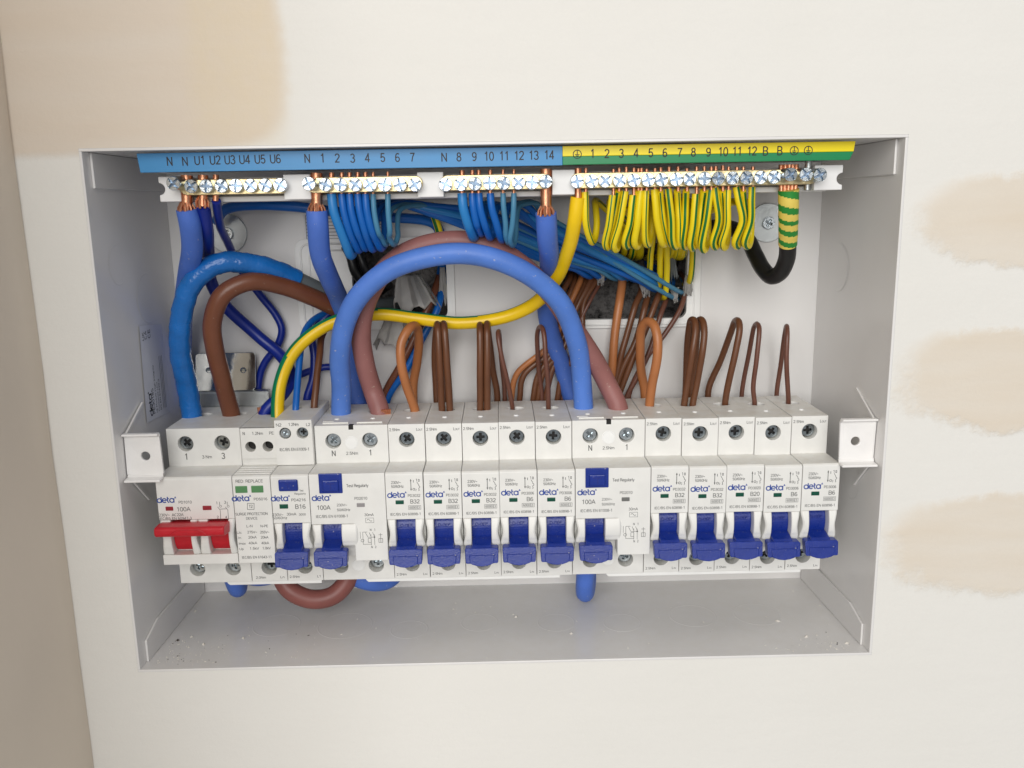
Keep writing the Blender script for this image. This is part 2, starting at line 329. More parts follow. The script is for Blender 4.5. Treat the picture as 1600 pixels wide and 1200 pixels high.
FONT = {' ': (.28, []), '0': (.58, [el(.29, .48, .22, .46, 90, 450, 18)]), '1': (.58, [[(.12, .76), (.24, .82), (.33, .95), (.33, 0)]]), '2': (.58, [el(.28, .70, .22, .24, 170, -35)+[(.06, .05), (.52, .05)]]),
 '3': (.58, [el(.27, .71, .20, .22, 160, -80)+el(.27, .26, .23, .24, 75, -165)]), '4': (.58, [[(.40, 0), (.40, .93), (.05, .27), (.55, .27)]]), '5': (.58, [[(.50, .91), (.14, .91), (.09, .47)]+el(.28, .30, .22, .27, 135, -155)]),
 '6': (.58, [el(.29, .29, .21, .25, 90, 450, 16), [(.46, .82)]+el(.32, .5, .24, .42, 75, 190, 8)]), '7': (.58, [[(.06, .91), (.52, .91), (.34, .5), (.24, 0)]]), '8': (.58, [el(.29, .71, .18, .21, 90, 450, 14), el(.29, .26, .22, .24, 90, 450, 14)]),
 '9': (.58, [el(.29, .66, .21, .26, 90, 450, 16), [(.12, .13)]+el(.26, .45, .24, .42, 255, 370, 8)]),
 'A': (.68, [[(.03, 0), (.34, .95), (.65, 0)], [(.14, .32), (.54, .32)]]), 'B': (.66, [[(.1, 0), (.1, .95), (.35, .95)]+el(.36, .72, .20, .22, 85, -85, 7)+[(.1, .5)], [(.1, .03), (.36, .03)]+el(.37, .265, .22, .235, -85, 85, 7)]),
 'C': (.7, [el(.36, .47, .28, .46, 45, 315, 14)]), 'D': (.7, [[(.1, .04), (.1, .92), (.28, .92)]+el(.30, .48, .30, .44, 85, -85, 9)+[(.1, .04)]]), 'E': (.62, [[(.56, .92), (.1, .92), (.1, .04), (.58, .04)], [(.1, .5), (.52, .5)]]), 'F': (.6, [[(.56, .92), (.1, .92), (.1, 0)], [(.1, .48), (.48, .48)]]),
 'G': (.74, [el(.37, .47, .29, .46, 45, 350, 14)+[(.66, .44), (.42, .44)]]), 'H': (.7, [[(.1, 0), (.1, .95)], [(.6, 0), (.6, .95)], [(.1, .5), (.6, .5)]]), 'I': (.28, [[(.14, 0), (.14, .95)]]), 'L': (.56, [[(.1, .95), (.1, .04), (.52, .04)]]),
 'M': (.82, [[(.1, 0), (.1, .93), (.41, .1), (.72, .93), (.72, 0)]]), 'N': (.72, [[(.1, 0), (.1, .93), (.61, .04), (.61, .95)]]), 'O': (.76, [el(.38, .475, .30, .46, 90, 450, 18)]), 'P': (.64, [[(.1, 0), (.1, .92), (.36, .92)]+el(.36, .68, .22, .24, 85, -85, 7)+[(.1, .44)]]),
 'R': (.68, [[(.1, 0), (.1, .92), (.36, .92)]+el(.36, .69, .22, .23, 85, -85, 7)+[(.1, .46)], [(.38, .46), (.58, .3), (.61, 0)]]), 'S': (.64, [el(.32, .70, .22, .23, 35, 255, 9)+el(.32, .25, .24, .23, 80, -150, 9)]), 'T': (.6, [[(.03, .91), (.57, .91)], [(.3, 0), (.3, .91)]]),
 'U': (.7, [[(.1, .95), (.1, .32)]+el(.35, .30, .25, .28, 185, 355, 9)+[(.6, .95)]]), 'V': (.66, [[(.03, .95), (.33, .03), (.63, .95)]]), '/': (.3, [[(.02, -.02), (.28, .97)]]), '-': (.36, [[(.05, .36), (.31, .36)]]), '.': (.28, [[(.14, 0), (.14, .12)]]), ':': (.28, [[(.14, 0), (.14, .12)], [(.14, .5), (.14, .62)]]),
 '~': (.6, [[(.05, .38), (.15, .50), (.27, .48), (.36, .38), (.46, .36), (.55, .48)]]), 'a': (.56, [el(.27, .33, .2, .31, 60, 330, 12), [(.47, .66), (.47, 0)]]), 'c': (.52, [el(.28, .33, .22, .31, 50, 310, 11)]), 'e': (.56, [[(.08, .34), (.5, .34)]+el(.28, .33, .22, .31, 5, 305, 12)]), 'g': (.56, [el(.27, .33, .2, .31, 60, 330, 12), [(.47, .66), (.47, -.05)]+el(.27, -.06, .2, .18, -5, -150, 6)]),
 'k': (.52, [[(.09, 0), (.09, .95)], [(.46, .66), (.11, .28)], [(.22, .4), (.49, 0)]]), 'l': (.24, [[(.12, 0), (.12, .95)]]), 'm': (.84, [[(.09, 0), (.09, .66)], [(.09, .42)]+el(.26, .44, .16, .2, 165, 10, 6)+[(.42, 0)], [(.42, .42)]+el(.59, .44, .16, .2, 165, 10, 6)+[(.75, 0)]]), 'n': (.56, [[(.09, 0), (.09, .66)], [(.09, .42)]+el(.28, .42, .19, .22, 165, 10, 6)+[(.47, 0)]]),
 'p': (.56, [[(.09, .66), (.09, -.24)], el(.29, .33, .2, .31, 150, -150, 12)]), 'r': (.36, [[(.09, 0), (.09, .66)], [(.09, .4), (.18, .58), (.33, .63)]]), 's': (.5, [el(.25, .48, .17, .16, 30, 250, 7)+el(.25, .18, .18, .15, 80, -150, 7)]), 't': (.3, [[(.14, .86), (.14, .1), (.2, .03), (.28, .03)], [(.02, .64), (.28, .64)]]),
 'u': (.56, [[(.09, .66), (.09, .25)]+el(.28, .24, .19, .21, 190, 350, 6)+[(.47, .66)], [(.47, .3), (.47, 0)]]), 'x': (.5, [[(.04, 0), (.46, .66)], [(.04, .66), (.46, 0)]]), 'y': (.52, [[(.04, .66), (.27, .03)], [(.49, .66), (.27, .03), (.18, -.2), (.06, -.22)]]), 'z': (.5, [[(.06, .62), (.44, .62), (.06, .04), (.46, .04)]])}
def text(mb, s, x, z, y, cap, width=None, align='l', mi=0, axes=None, weight=.135):
    if all(ch in FONT for ch in s):
        tot = sum(FONT[ch][0] for ch in s); k = cap/.95; kx = width/tot if width else k; W = tot*kx
        cur = x+{'l': 0, 'c': -W/2, 'r': -W}[align]; tmp = MB(); j = 0
        for ch in s:
            for pl_ in FONT[ch][1]:
                q = [(cur+a*kx, z+b*k) for a, b in pl_]; run = [q[0]]
                for i in range(1, len(q)):
                    run.append(q[i])
                    if i < len(q)-1:
                        d0 = V(q[i])-V(q[i-1]); d1 = V(q[i+1])-V(q[i])
                        if d0.length > 1e-9 and d1.length > 1e-9 and d0.normalized().dot(d1.normalized()) < .3:
                            e = d0.normalized()*cap*weight*.45; run[-1] = (q[i][0]+e.x, q[i][1]+e.y); tmp.stroke(run, cap*weight, y-.003*(j % 4)); j += 1; run = [q[i]]
                tmp.stroke(run, cap*weight, y-.003*(j % 4)); j += 1
            cur += FONT[ch][0]*kx
        if axes: o, A, B = axes; tmp.v = [V(o)+V(A)*p.x+V(B)*p.z+V(A).cross(V(B))*(-p.y+y) for p in tmp.v]
        mb.add(tmp.v, tmp.f, mi); return
    vs, fs, wd = glyphs(s); k = cap/CAP; kx = width/wd if width else k
    W = wd*kx; dx = {'l': 0, 'c': -W/2, 'r': -W}[align]
    if axes: o, A, B = axes; mb.add([V(o)+V(A)*(x+dx+a*kx)+V(B)*(z+b*k) for a, b in vs], fs, mi)
    else: mb.add([(x+dx+a*kx, y, z+b*k) for a, b in vs], fs, mi)
def arcpts(cx, cz, r, a0, a1, n=14): return [(cx+r*math.cos(math.radians(a0+(a1-a0)*i/n)), cz+r*math.sin(math.radians(a0+(a1-a0)*i/n))) for i in range(n+1)]
def logo(mb, x, z, wd, y, axes=None):
    k = wd/8.7; t = .5*k; r = .95*k; c0 = x+r; b = z+r
    tmp = MB()
    tmp.stroke(arcpts(c0, b, r, 0, 360, 22)[:-1], t, y, closed=True)
    tmp.stroke([(c0+r, z-.1*k), (c0+r, z+2.75*k)], t, y-.004)
    c1 = c0+2.35*k; tmp.stroke(arcpts(c1, b, r, 0, 318, 20), t, y); tmp.stroke([(c1-r, b), (c1+r, b)], t*.85, y-.004)
    c2 = c1+1.5*k; tmp.stroke([(c2-.02*k, z+1.82*k), (c2+.75*k, z+1.82*k)], t*.8, y-.012); tmp.stroke([(c2, z+2.75*k), (c2, z+.9*k)]+arcpts(c2+.75*k, z+.78*k, .75*k, 185, 268, 6), t, y-.008)
    c3 = c2+1.95*k; tmp.stroke(arcpts(c3, b, r, 0, 360, 22)[:-1], t, y, closed=True); tmp.stroke([(c3+r, z-.1*k), (c3+r, z+2*k)], t, y-.004)
    q = c3+r+.25*k; tmp.quad([(q, y, z+2.0*k), (q+.95*k, y, z+2.0*k), (q+.47*k, y, z+2.95*k)])
    if axes:
        o, A, B = axes; tmp.v = [V(o)+V(A)*p.x+V(B)*p.z for p in tmp.v]
    mb.add(tmp.v, tmp.f)

def spline(pts, step=1.6):
    p = [V(q) for q in pts]; p = [p[0]*2-p[1]]+p+[p[-1]*2-p[-2]]; out = []
    for i in range(1, len(p)-2):
        a, b, c, d = p[i-1], p[i], p[i+1], p[i+2]
        t0 = 0; t1 = max((b-a).length, 1e-4)**.5; t2 = t1+max((c-b).length, 1e-4)**.5; t3 = t2+max((d-c).length, 1e-4)**.5
        n = max(2, int((c-b).length/step))
        for k in range(n):
            t = t1+(t2-t1)*k/n
            A1 = a*((t1-t)/(t1-t0))+b*((t-t0)/(t1-t0)); A2 = b*((t2-t)/(t2-t1))+c*((t-t1)/(t2-t1)); A3 = c*((t3-t)/(t3-t2))+d*((t-t2)/(t3-t2))
            B1 = A1*((t2-t)/(t2-t0))+A2*((t-t0)/(t2-t0)); B2 = A2*((t3-t)/(t3-t1))+A3*((t-t1)/(t3-t1))
            out.append(B1*((t2-t)/(t2-t1))+B2*((t-t1)/(t2-t1)))
    out.append(p[-2]); return out

# screw heads with a cross recess; heads look towards the viewer (-y), the front rim at y = 0
def screw_mesh(name, r, depth, mats, combo=False):
    mb = MB(); n = 48
    def plus(a):
        c, s = abs(math.cos(a)), abs(math.sin(a)); w_ = .2*r; arm = .62*r
        d = 1e9
        R = min(arm/max(c, s), w_/max(min(c, s), 1e-6)) if True else 0
        R = max(R, .30*r)
        if combo and min(c, s) < .13: R = max(R, .99*r if min(c, s)/max(c, s) < .10 else R)
        return min(R, .985*r)
    ang = [2*math.pi*(i+.5)/n for i in range(n)]
    O = [(r*math.cos(a), r*math.sin(a)) for a in ang]; I = [(plus(a)*math.cos(a), plus(a)*math.sin(a)) for a in ang]
    Ob = [(x*.93, z*.93) for x, z in O]
    vs = [(x, depth, z) for x, z in O]+[(x, .25*r*.4, z) for x, z in O]+[(x, 0, z) for x, z in Ob]+[(min(1, 1)*x if abs(x) else x, 0, z) for x, z in I]+[(x*.8, .42*r, z*.8) for x, z in I]
    fs = [(k*n+i, k*n+(i+1) % n, (k+1)*n+(i+1) % n, (k+1)*n+i) for k in range(4) for i in range(n)]
    for i, (x, z) in enumerate(I):
        if x*x+z*z > (.92*r)**2: vs[3*n+i] = (x*.925, .0+.25*r, z*.925); vs[2*n+i] = (O[i][0]*.93, .25*r, O[i][1]*.93)
    mb.add(vs, fs); mb.add([vs[4*n+i] for i in range(n)], [tuple(range(n))], 1)
    return mb.mesh(name, mats, V((0, 0, 0)), smooth=30)
SCREW_T = screw_mesh('terminal_screw', 3.3, 4, ['screw_dark', 'dark_hole'])
SCREW_Z = screw_mesh('terminal_screw', 3.3, 4, ['screw_zinc', 'screw_dark'])
SCREW_B = screw_mesh('bar_screw', 2.95, 8, ['screw_zinc', 'slot'], combo=True)
SCREW_S = screw_mesh('terminal_screw', 2.3, 4, ['screw_zinc', 'screw_dark'])
SCREW_SD = screw_mesh('terminal_screw', 2.3, 4, ['screw_dark', 'dark_hole'])

# ------------------------------------------------------------------ walls
XL, XR, ZT, ZB, D = -172.0, 175.6, 166.6, -71.4, 85.4
XLb, XRb = -170.4, 172.6
XW = -200.6
mb = MB(); t = 1.3
o0, o1, q0, q1 = XL-t, XR+t, ZB-t, ZT+t
for a in ((XW, o0, -900, 900), (o1, 1500, -900, 900), (o0, o1, -900, q0), (o0, o1, q1, 900)):
    mb.quad([(a[0], 0, a[2]), (a[1], 0, a[2]), (a[1], 0, a[3]), (a[0], 0, a[3])])
tag(mb.build('wall', 'wall', merge=.01, org=V((0, 0, 0))), kind='structure')
mb = MB(); N = 40
vs = []
random.seed(3)
for i in range(N+1):
    z = -700+1400*i/N; j = random.uniform(-.5, .5)
    vs += [(XW+.4+j, .6, z), (XW+1.2+j*.6, -3, z), (XW, -9, z), (XW-1.5, -270, z)]
mb.add(vs, [(4*i+k, 4*i+k+1, 4*i+k+5, 4*i+k+4) for i in range(N) for k in range(3)])
tag(mb.build('wall_left', 'side_wall', smooth=True, org=V((XW, 0, 0))), kind='structure')
mb = MB()
mb.box(-116, 122, 87.2, 125, 66, 138); mb.f = [f for i, f in enumerate(mb.f) if i != 2]; mb.m = mb.m[1:]
tag(mb.build('masonry', 'masonry', org=V((0, 100, 66))), kind='structure')

# ------------------------------------------------------------------ enclosure
EN = empty('consumer_unit_box', (0, 40, ZB))
tag(EN, 'recessed white metal distribution box set flush into the plastered wall', 'enclosure')
def sheet(name, inner, normal, mats='steel_paint', th=1.2):
    mb = MB(); n = len(inner); nv = V(normal)*th
    mb.add([V(p) for p in inner]+[V(p)+nv for p in inner], [tuple(range(n)), tuple(range(2*n-1, n-1, -1))]+[(i, (i+1) % n, n+(i+1) % n, n+i) for i in range(n)])
    return mb.build(name, mats, EN, bevel=.25)
YF = -.35
side_l = sheet('side_panel', [(XL, YF, ZB), (XL, YF, ZT), (XLb, D, ZT), (XLb, D, ZB)], (-1, 0, 0))
side_r = sheet('side_panel', [(XR, YF, ZB), (XR, YF, ZT), (XRb, D, ZT), (XRb, D, ZB)], (1, 0, 0))
top_p = sheet('top_panel', [(XL-1.2, YF, ZT), (XR+1.2, YF, ZT), (XR+1.2, D, ZT), (XL-1.2, D, ZT)], (0, 0, 1.))
bot_p = sheet('bottom_panel', [(XL-1.2, YF, ZB), (XR+1.2, YF, ZB), (XR+1.2, D, ZB), (XL-1.2, D, ZB)], (0, 0, -1.))
hl = (-76.5, -25.5, 82.5, 122.5); hr = (27, 102.8, 80.2, 121)
mb = MB()
def rq(a, b, c, d): mb.quad([(a, D, c), (b, D, c), (b, D, d), (a, D, d)])
rq(XL, XR, ZB, 78); rq(XL, XR, 125, ZT); rq(XL, hl[0]-4, 78, 125); rq(hl[1]+2, hr[0]-4, 78, 125); rq(hr[1]+3, XR, 78, 125)
back = mb.build('back_panel', 'steel_paint', EN, merge=.01)
# folded corner tabs of the top and bottom panels, lying on the side panels
def tab(pts, sx, parent):
    m = MB(); n = len(pts); x = lambda y: ((XL+(XLb-XL)*y/D) if sx < 0 else (XR+(XRb-XR)*y/D))-sx*.05
    m.add([(x(y), y, z) for y, z in pts]+[(x(y)-sx*1.1, y, z) for y, z in pts], [tuple(range(n)), tuple(range(2*n-1, n-1, -1))]+[(i, (i+1) % n, n+(i+1) % n, n+i) for i in range(n)])
    m.build('corner_tab', 'steel_paint', parent, bevel=.3)
for sx in (-1, 1):
    tab([(6, ZT-.1), (6, ZT-15), (85, ZT-15), (85, ZT-.1)], sx, top_p)
    tab([(7, ZB+.1), (7, ZB+11), (22, ZB+15.5), (84, ZB+15.5), (84, ZB+.1)], sx, bot_p)
# knockouts: thin pressed rings
for (x, y, r) in ((-118, 42, 12), (-82, 40, 14), (-48, 34, 9.5), (-12, 40, 9.5), (28, 38, 9.5), (62, 36, 9.5), (100, 42, 12), (134, 42, 12)):
    m = MB(); m.ring((x, y, ZB+.02), (1, 0, 0), (0, 1, 0), (0, 0, 1), r-.4, r+.4, .12); m.build('knockout_ring', 'steel_paint', bot_p, smooth=True)
for sx, y, z, r in ((1, 60, 108, 12), (1, 30, 5, 9), (-1, 50, 100, 12), (-1, 22, 118, 9)):
    x = (XL+(XLb-XL)*y/D+.02) if sx < 0 else (XR+(XRb-XR)*y/D-.02)
    m = MB(); m.ring((x, y, z), (0, 1, 0), (0, 0, 1), (-sx, 0, 0), r-.4, r+.4, .12); m.build('knockout_ring', 'steel_paint', side_r if sx > 0 else side_l, smooth=True)
# cable entry frames in the back panel
def rrect(x0, x1, z0, z1, r, n=5):
    out = []
    for cx, cz, a in ((x1-r, z0+r, -90), (x1-r, z1-r, 0), (x0+r, z1-r, 90), (x0+r, z0+r, 180)):
        out += arcpts(cx, cz, r, a, a+90, n)
    return out
def frame(outer, inner, y0, y1, name, parent, r0=4, r1=5, m_='plastic2'):
    m = MB(); A, B = rrect(*outer, r0), rrect(*inner, r1); n = len(A)
    vs = [(x, y0, z) for x, z in A]+[(x, y0, z) for x, z in B]+[(x, y1, z) for x, z in A]+[(x, y1, z) for x, z in B]
    fs = []
    for i in range(n):
        j = (i+1) % n; fs += [(i, j, n+j, n+i), (i, j, 2*n+j, 2*n+i), (n+i, n+j, 3*n+j, 3*n+i)]
    m.add(vs, fs); return m.build(name, m_, parent, merge=.001, bevel=.3)
frame((-105.5, -21.8, 77.5, 126), (-76, -26, 83, 122), D-1.4, D+3, 'cable_entry_frame', back, 5, 4)
frame((22.5, 109.6, 75.8, 126), (27.5, 102.2, 80.6, 120.6), D-1.4, D+3, 'cable_entry_frame', back, 3, 4)
for k, (dx, r) in enumerate(((3.2, .55), (7.5, .5))):
    m = MB(); x0 = -105.5+dx; z0, z1 = 77.5+dx*.8, 126-dx*.8
    pth = [(-80, z1)]+[(x0+4+4*math.cos(math.radians(a)), z1-4+4*math.sin(math.radians(a))) for a in (90, 112, 135, 158, 180)]+[(x0+4+4*math.cos(math.radians(a)), z0+4+4*math.sin(math.radians(a))) for a in (180, 202, 225, 248, 270)]+[(-80, z0)]
    m.tube([V((x, D-1.5, z)) for x, z in pth], r, 8); m.build('frame_ridge', 'plastic2', back, smooth=True)
m = MB(); m.tube([V((106, D-1.5, z)) for z in (125, 110, 95, 79)]+[V((103, D-1.5, 77.6)), V((24, D-1.5, 77.6))], .45, 8); m.build('frame_ridge', 'plastic2', back, smooth=True)
# cover brackets, folded from the side panels
def bracket(sx):
    m = MB(); xo = XL if sx < 0 else XR; e = sx*.6
    a, b = (xo-e, xo-sx*17.0)
    x0, x1 = min(a, b), max(a, b); z0, z1 = 22.8, 40.5; y = 8
    cx = xo-sx*9.6; cz = 31.3
    m.hole((0, y, 0), (1, 0, 0), (0, 0, 1), (0, 1, 0), (x0, x1, z0, z1), (cx, cz), 2.1, 1.2, bottom=False)
    m.hole((0, y+1.2, 0), (1, 0, 0), (0, 0, 1), (0, -1, 0), (x0, x1, z0, z1), (cx, cz), 2.1, .01, bottom=False)
    m.prism([(y, z0), (y-.8, z0-1.2), (y-5, z0-1.6), (y-5, z0-2.7), (y+.2, z0-2.4), (y+1.2, z0)], x0, x1)
    m.prism([(y, z1), (y-.5, z1+.7), (y-2.6, z1+.8), (y-2.6, z1+1.8), (y+.6, z1+1.8), (y+1.2, z1)], x0, x1)
    ob = m.build('cover_bracket', 'bracket', side_r if sx > 0 else side_l, merge=.005, bevel=.35)
    g = MB(); xw = xo-sx*.9
    g.add([(xw, 9, 42), (xw, 30, 52), (xw-sx*.9, 30, 52), (xw-sx*.9, 9, 42), (xw, 9, 40.6), (xw, 30, 50.4), (xw-sx*.9, 30, 50.4), (xw-sx*.9, 9, 40.6)], [(0, 1, 2, 3), (4, 5, 6, 7), (0, 1, 5, 4), (2, 3, 7, 6), (0, 3, 7, 4), (1, 2, 6, 5)])
    g.add([(xw, 9, 20), (xw, 26, 4), (xw-sx*.9, 26, 4), (xw-sx*.9, 9, 20), (xw, 11, 20), (xw, 28, 4), (xw-sx*.9, 28, 4), (xw-sx*.9, 11, 20)], [(0, 1, 2, 3), (4, 5, 6, 7), (0, 1, 5, 4), (2, 3, 7, 6), (0, 3, 7, 4), (1, 2, 6, 5)])
    g.build('bracket_fold', 'steel_paint', side_r if sx > 0 else side_l)
bracket(-1); bracket(1)
# rating sticker on the left side panel
m = MB(); xs = XL+1.25
stk = [(xs, 36.0, 88.0), (xs, 63, 85.5), (xs, 62.5, 39.5), (xs, 33.2, 40.8)]
m.quad(stk); st = m.build('rating_sticker', 'sticker', side_l)
tag(st, 'silver rating sticker with sideways lettering')
m = MB(); ax = (V((xs+.05, 37.5, 43)), V((0, 0, 1)), V((0, -1, 0)))
def stx(s_, a, b, cap, width=None): text(m, s_, a, 0, 0, cap, width, axes=(V((xs+.05, 34+b, 43)), V((0, 0, 1)), V((0, -1, 0))))
stx('PE3018S', 0, 10.5, 2.4, 13); stx('18 Module High Integrity', 0, 13.6, 1.5, 24); stx('Consumer Unit', 0, 16.2, 1.4, 15); stx('BS EN 61439-3', 0, 18.8, 1.4, 16)
stx('UK', 37.5, 6.2, 2.2, 4.2); stx('CA', 37.5, 9.2, 2.2, 4.2); stx('CE', 37.5, 13.6, 2.8, 4.6)
for b in (21.2, 23, 24.6): m.quad([V((xs+.05, 34+b, 43)), V((xs+.05, 34+b+.35, 43)), V((xs+.05, 34+b+.35, 43+27)), V((xs+.05, 34+b, 43+27))])
logo(m, 0, 0, 12, 0, axes=(V((xs+.05, 41.6, 43)), V((0, 0, 1)), V((0, -1, 0))))
m.build('printed_text', 'print_dark', st)
# small rating table stuck on the back panel
m = MB(); a = P(474, 334, D-.1); b = P(520, 376, D-.1); m.quad([(a.x, D-.12, b.z), (-58, D-.12, b.z), (-58, D-.12, a.z), (a.x, D-.12, a.z)])
st2 = m.build('table_sticker', 'sticker', back); m = MB()
for i in range(8): z = b.z+1+i*(a.z-b.z-2)/7; m.stroke([(a.x+1, z), (-59, z)], .3, D-.16)
for x in (a.x+1, a.x+4, a.x+8, a.x+20): m.stroke([(x, b.z+1), (x, a.z-1)], .3, D-.17)
m.build('printed_table', 'print', st2)

# penny washers with their fixing screws
for x, z, lb in ((-140, 129.7, 'round zinc washer and screw behind the navy wires at upper left'), (144.3, 130.2, 'round zinc washer and screw beside the taped black cable')):
    m = MB(); m.disc((x, D-.05, z), (1, 0, 0), (0, 0, 1), (0, -1, 0), 10.2, 1.3, n=40); wo = m.build('fixing_washer', 'zinc', bevel=.3); tag(wo, lb, 'washer', 'washers fixing the box to the wall')
    so = bpy.data.objects.new('fixing_screw', SCREW_Z); col.objects.link(so); so.parent = wo; so.location = (V((x, D-3.2, z))-ORG[wo])*S; so.rotation_euler = (0, .5, 0)

# ------------------------------------------------------------------ devices on the rail
MOD = 17.7; X0 = -9*MOD+.2; YT, YN, YBK = 25.5, 7.6, 71.5; ZU, ZL, NT, NB = 39.5, -39.5, 20.9, -22.1
XV, YV, ZV = V((1, 0, 0)), V((0, 1, 0)), V((0, 0, 1))
def base(mb, x0, x1, poles, uz=31.8, ur=3.75, lz=-32.2, lr=3.75, slots=True, g=.13, upper=True):
    """rear block: screw holes in front, wire holes on top"""
    xs = [x0+g+(x1-x0-2*g)*i/poles for i in range(poles+1)]
    for a, b in zip(xs, xs[1:]):
        c = (a+b)/2
        if upper: mb.hole((0, YT, 0), XV, ZV, YV, (a, b, NT, ZU), (c, uz), ur, 8)
        mb.hole((0, YT, 0), XV, ZV, YV, (a, b, ZL, NB), (c, lz), lr, 8)
        if slots: mb.hole((0, 0, ZU), XV, YV, -ZV, (a, b, YT, YBK), (c, 54.5), (4.3, 3.4), 7)
        else: mb.quad([(a, YT, ZU), (b, YT, ZU), (b, YBK, ZU), (a, YBK, ZU)])
        mb.quad([(a, YT, ZL), (b, YT, ZL), (b, YBK, ZL), (a, YBK, ZL)])
    a, b = xs[0], xs[-1]
    for x in (a, b):
        for z0, z1 in ((ZL, NB), (NB, NT), (NT, ZU)): mb.quad([(x, YT, z0), (x, YBK, z0), (x, YBK, z1), (x, YT, z1)])
    mb.quad([(a, YBK, ZL), (b, YBK, ZL), (b, YBK, ZU), (a, YBK, ZU)]); mb.quad([(a, YT, NB), (b, YT, NB), (b, YT, NT), (a, YT, NT)])
def nose(mb, x0, x1, kind, zs=-2.0, ze=NB, g=.13):
    if kind == 'plain': pr = [(YT+.02, NT), (YN+.9, NT), (YN, NT-.9), (YN, NB), (YT+.02, NB)]
    elif kind == 'switch': pr = [(YT+.02, NT), (YN+.9, NT), (YN, NT-.9), (YN, zs), (14, zs), (14, -17.2), (YN, -17.2), (YN, NB), (YT+.02, NB)]
    else: pr = [(YT+.02, NT), (YN+.9, NT), (YN, NT-.9), (YN, zs), (14, zs), (14, NB), (YT+.02, NB)]
    mb.prism(pr, x0+g, x1-g)
def cheek(mb, xi, xo, z0=-2.05, z1=-15.6, bow=1.0, yb=14.2):
    """curved guard beside a toggle: inner edge xi, outer edge xo"""
    n = 12; sg = 1 if xi > xo else -1; vs = []
    for k in range(n+1):
        t = k/n; z = z0+(z1-z0)*t
        f = YN-.02-1.9*math.sin(math.pi*min(1, t*.8+.12))+.7 if t < .8 else YN-.4+9*(t-.8)**1.5
        o = xo+sg*bow*math.sin(math.pi*t)**2; i = xi
        vs += [(o, yb, z), (o, f+.8, z), (o+sg*.8, f, z), (i-sg*.4, f, z), (i, f+.4, z), (i, yb, z)]
    fs = [(6*k+j, 6*k+j+1, 6*k+j+7, 6*k+j+6) for k in range(n) for j in range(5)]
    fs += [tuple(range(6)), tuple(6*n+j for j in range(5, -1, -1))]
    mb.add(vs, fs)
def blue_toggle(x, parent, wd=9.3):
    """rocker pushed down: drum, neck and flared paddle; x is its middle"""
    m = MB(); pr = [(22+11*math.cos(math.radians(a)), -9.2+11*math.sin(math.radians(a))) for a in range(138, 215, 6)]+[(22, -16), (22, -2)]
    m.prism(pr, x-wd/2, x+wd/2)
    o = m.build('toggle', 'toggle_blue', parent, bevel=.3)
    m = MB(); m.prism([(12, -12.6), (4.5, -14.2), (2.6, -15.2), (2.6, -19), (12, -18)], x-wd/2+.1, x+wd/2-.1)
    hw = 7.85; bot = [(5.4, -21.9), (4.6, -22.3), (2.5, -23.0), (0, -23.3), (-2.5, -23.0), (-4.6, -22.3), (-5.4, -21.9)]
    out = [(x-hw+.7, -14.9), (x+hw-.7, -14.9), (x+hw, -15.6), (x+hw-.25, -21.4), (x+hw-.7, -21.9)]+[(x+a, b) for a, b in bot]+[(x-hw+.7, -21.9), (x-hw+.25, -21.4), (x-hw, -15.6)]
    yf = lambda z: 2.4+(z+14.9)*.22
    m.slab(out, yf, 4.6)
    m.slab([(x-5.9, -17.9), (x+5.9, -17.9), (x+5.6, -21.6), (x+4.4, -22.2), (x+2.4, -22.8), (x, -23.1), (x-2.4, -22.8), (x-4.4, -22.2), (x-5.6, -21.6)], lambda z: yf(z)-.45, 1)
    m.build('paddle', 'toggle_blue', o, bevel=.4)
    m = MB(); text(m, 'O-OFF', x, -7.0, 10.95, 1.5, 6.0, 'c'); m.build('embossed_text', 'toggle_blue_text', o)
def pad(name, x0, x1, z0, z1, material, parent, y=YN, proud=.25, bev=.3):
    m = MB(); m.box(x0, x1, y-proud, y+.3, z0, z1); return m.build(name, material, parent, bevel=bev)
def plug(x, z, parent, y=YT, r=2.75):
    m = MB(); m.disc((x, y-.18, z), XV, ZV, YV, r, .6, n=28); m.ring((x, y-.02, z), XV, ZV, -YV, r+.05, r+.5, .12, n=28); m.build('blank_plug', 'plastic2', parent, smooth=40)
def nub(x, parent, y=38.5):
    m = MB(); m.disc((x, y, ZU-.02), XV, YV, ZV, 1.3, .5, n=16, r1=1.0); m.build('moulded_nub', 'plastic2', parent, smooth=40)
PY = YN-.06
def px(mb, s_, u0, u1, v, cap=None, y=PY):      # print between two measured ends on a measured baseline
    a, b = P(u0, v, y), P(u1, v, y); k = cap if cap else 1.2
    text(mb, s_, a.x, a.z, y, k, b.x-a.x)
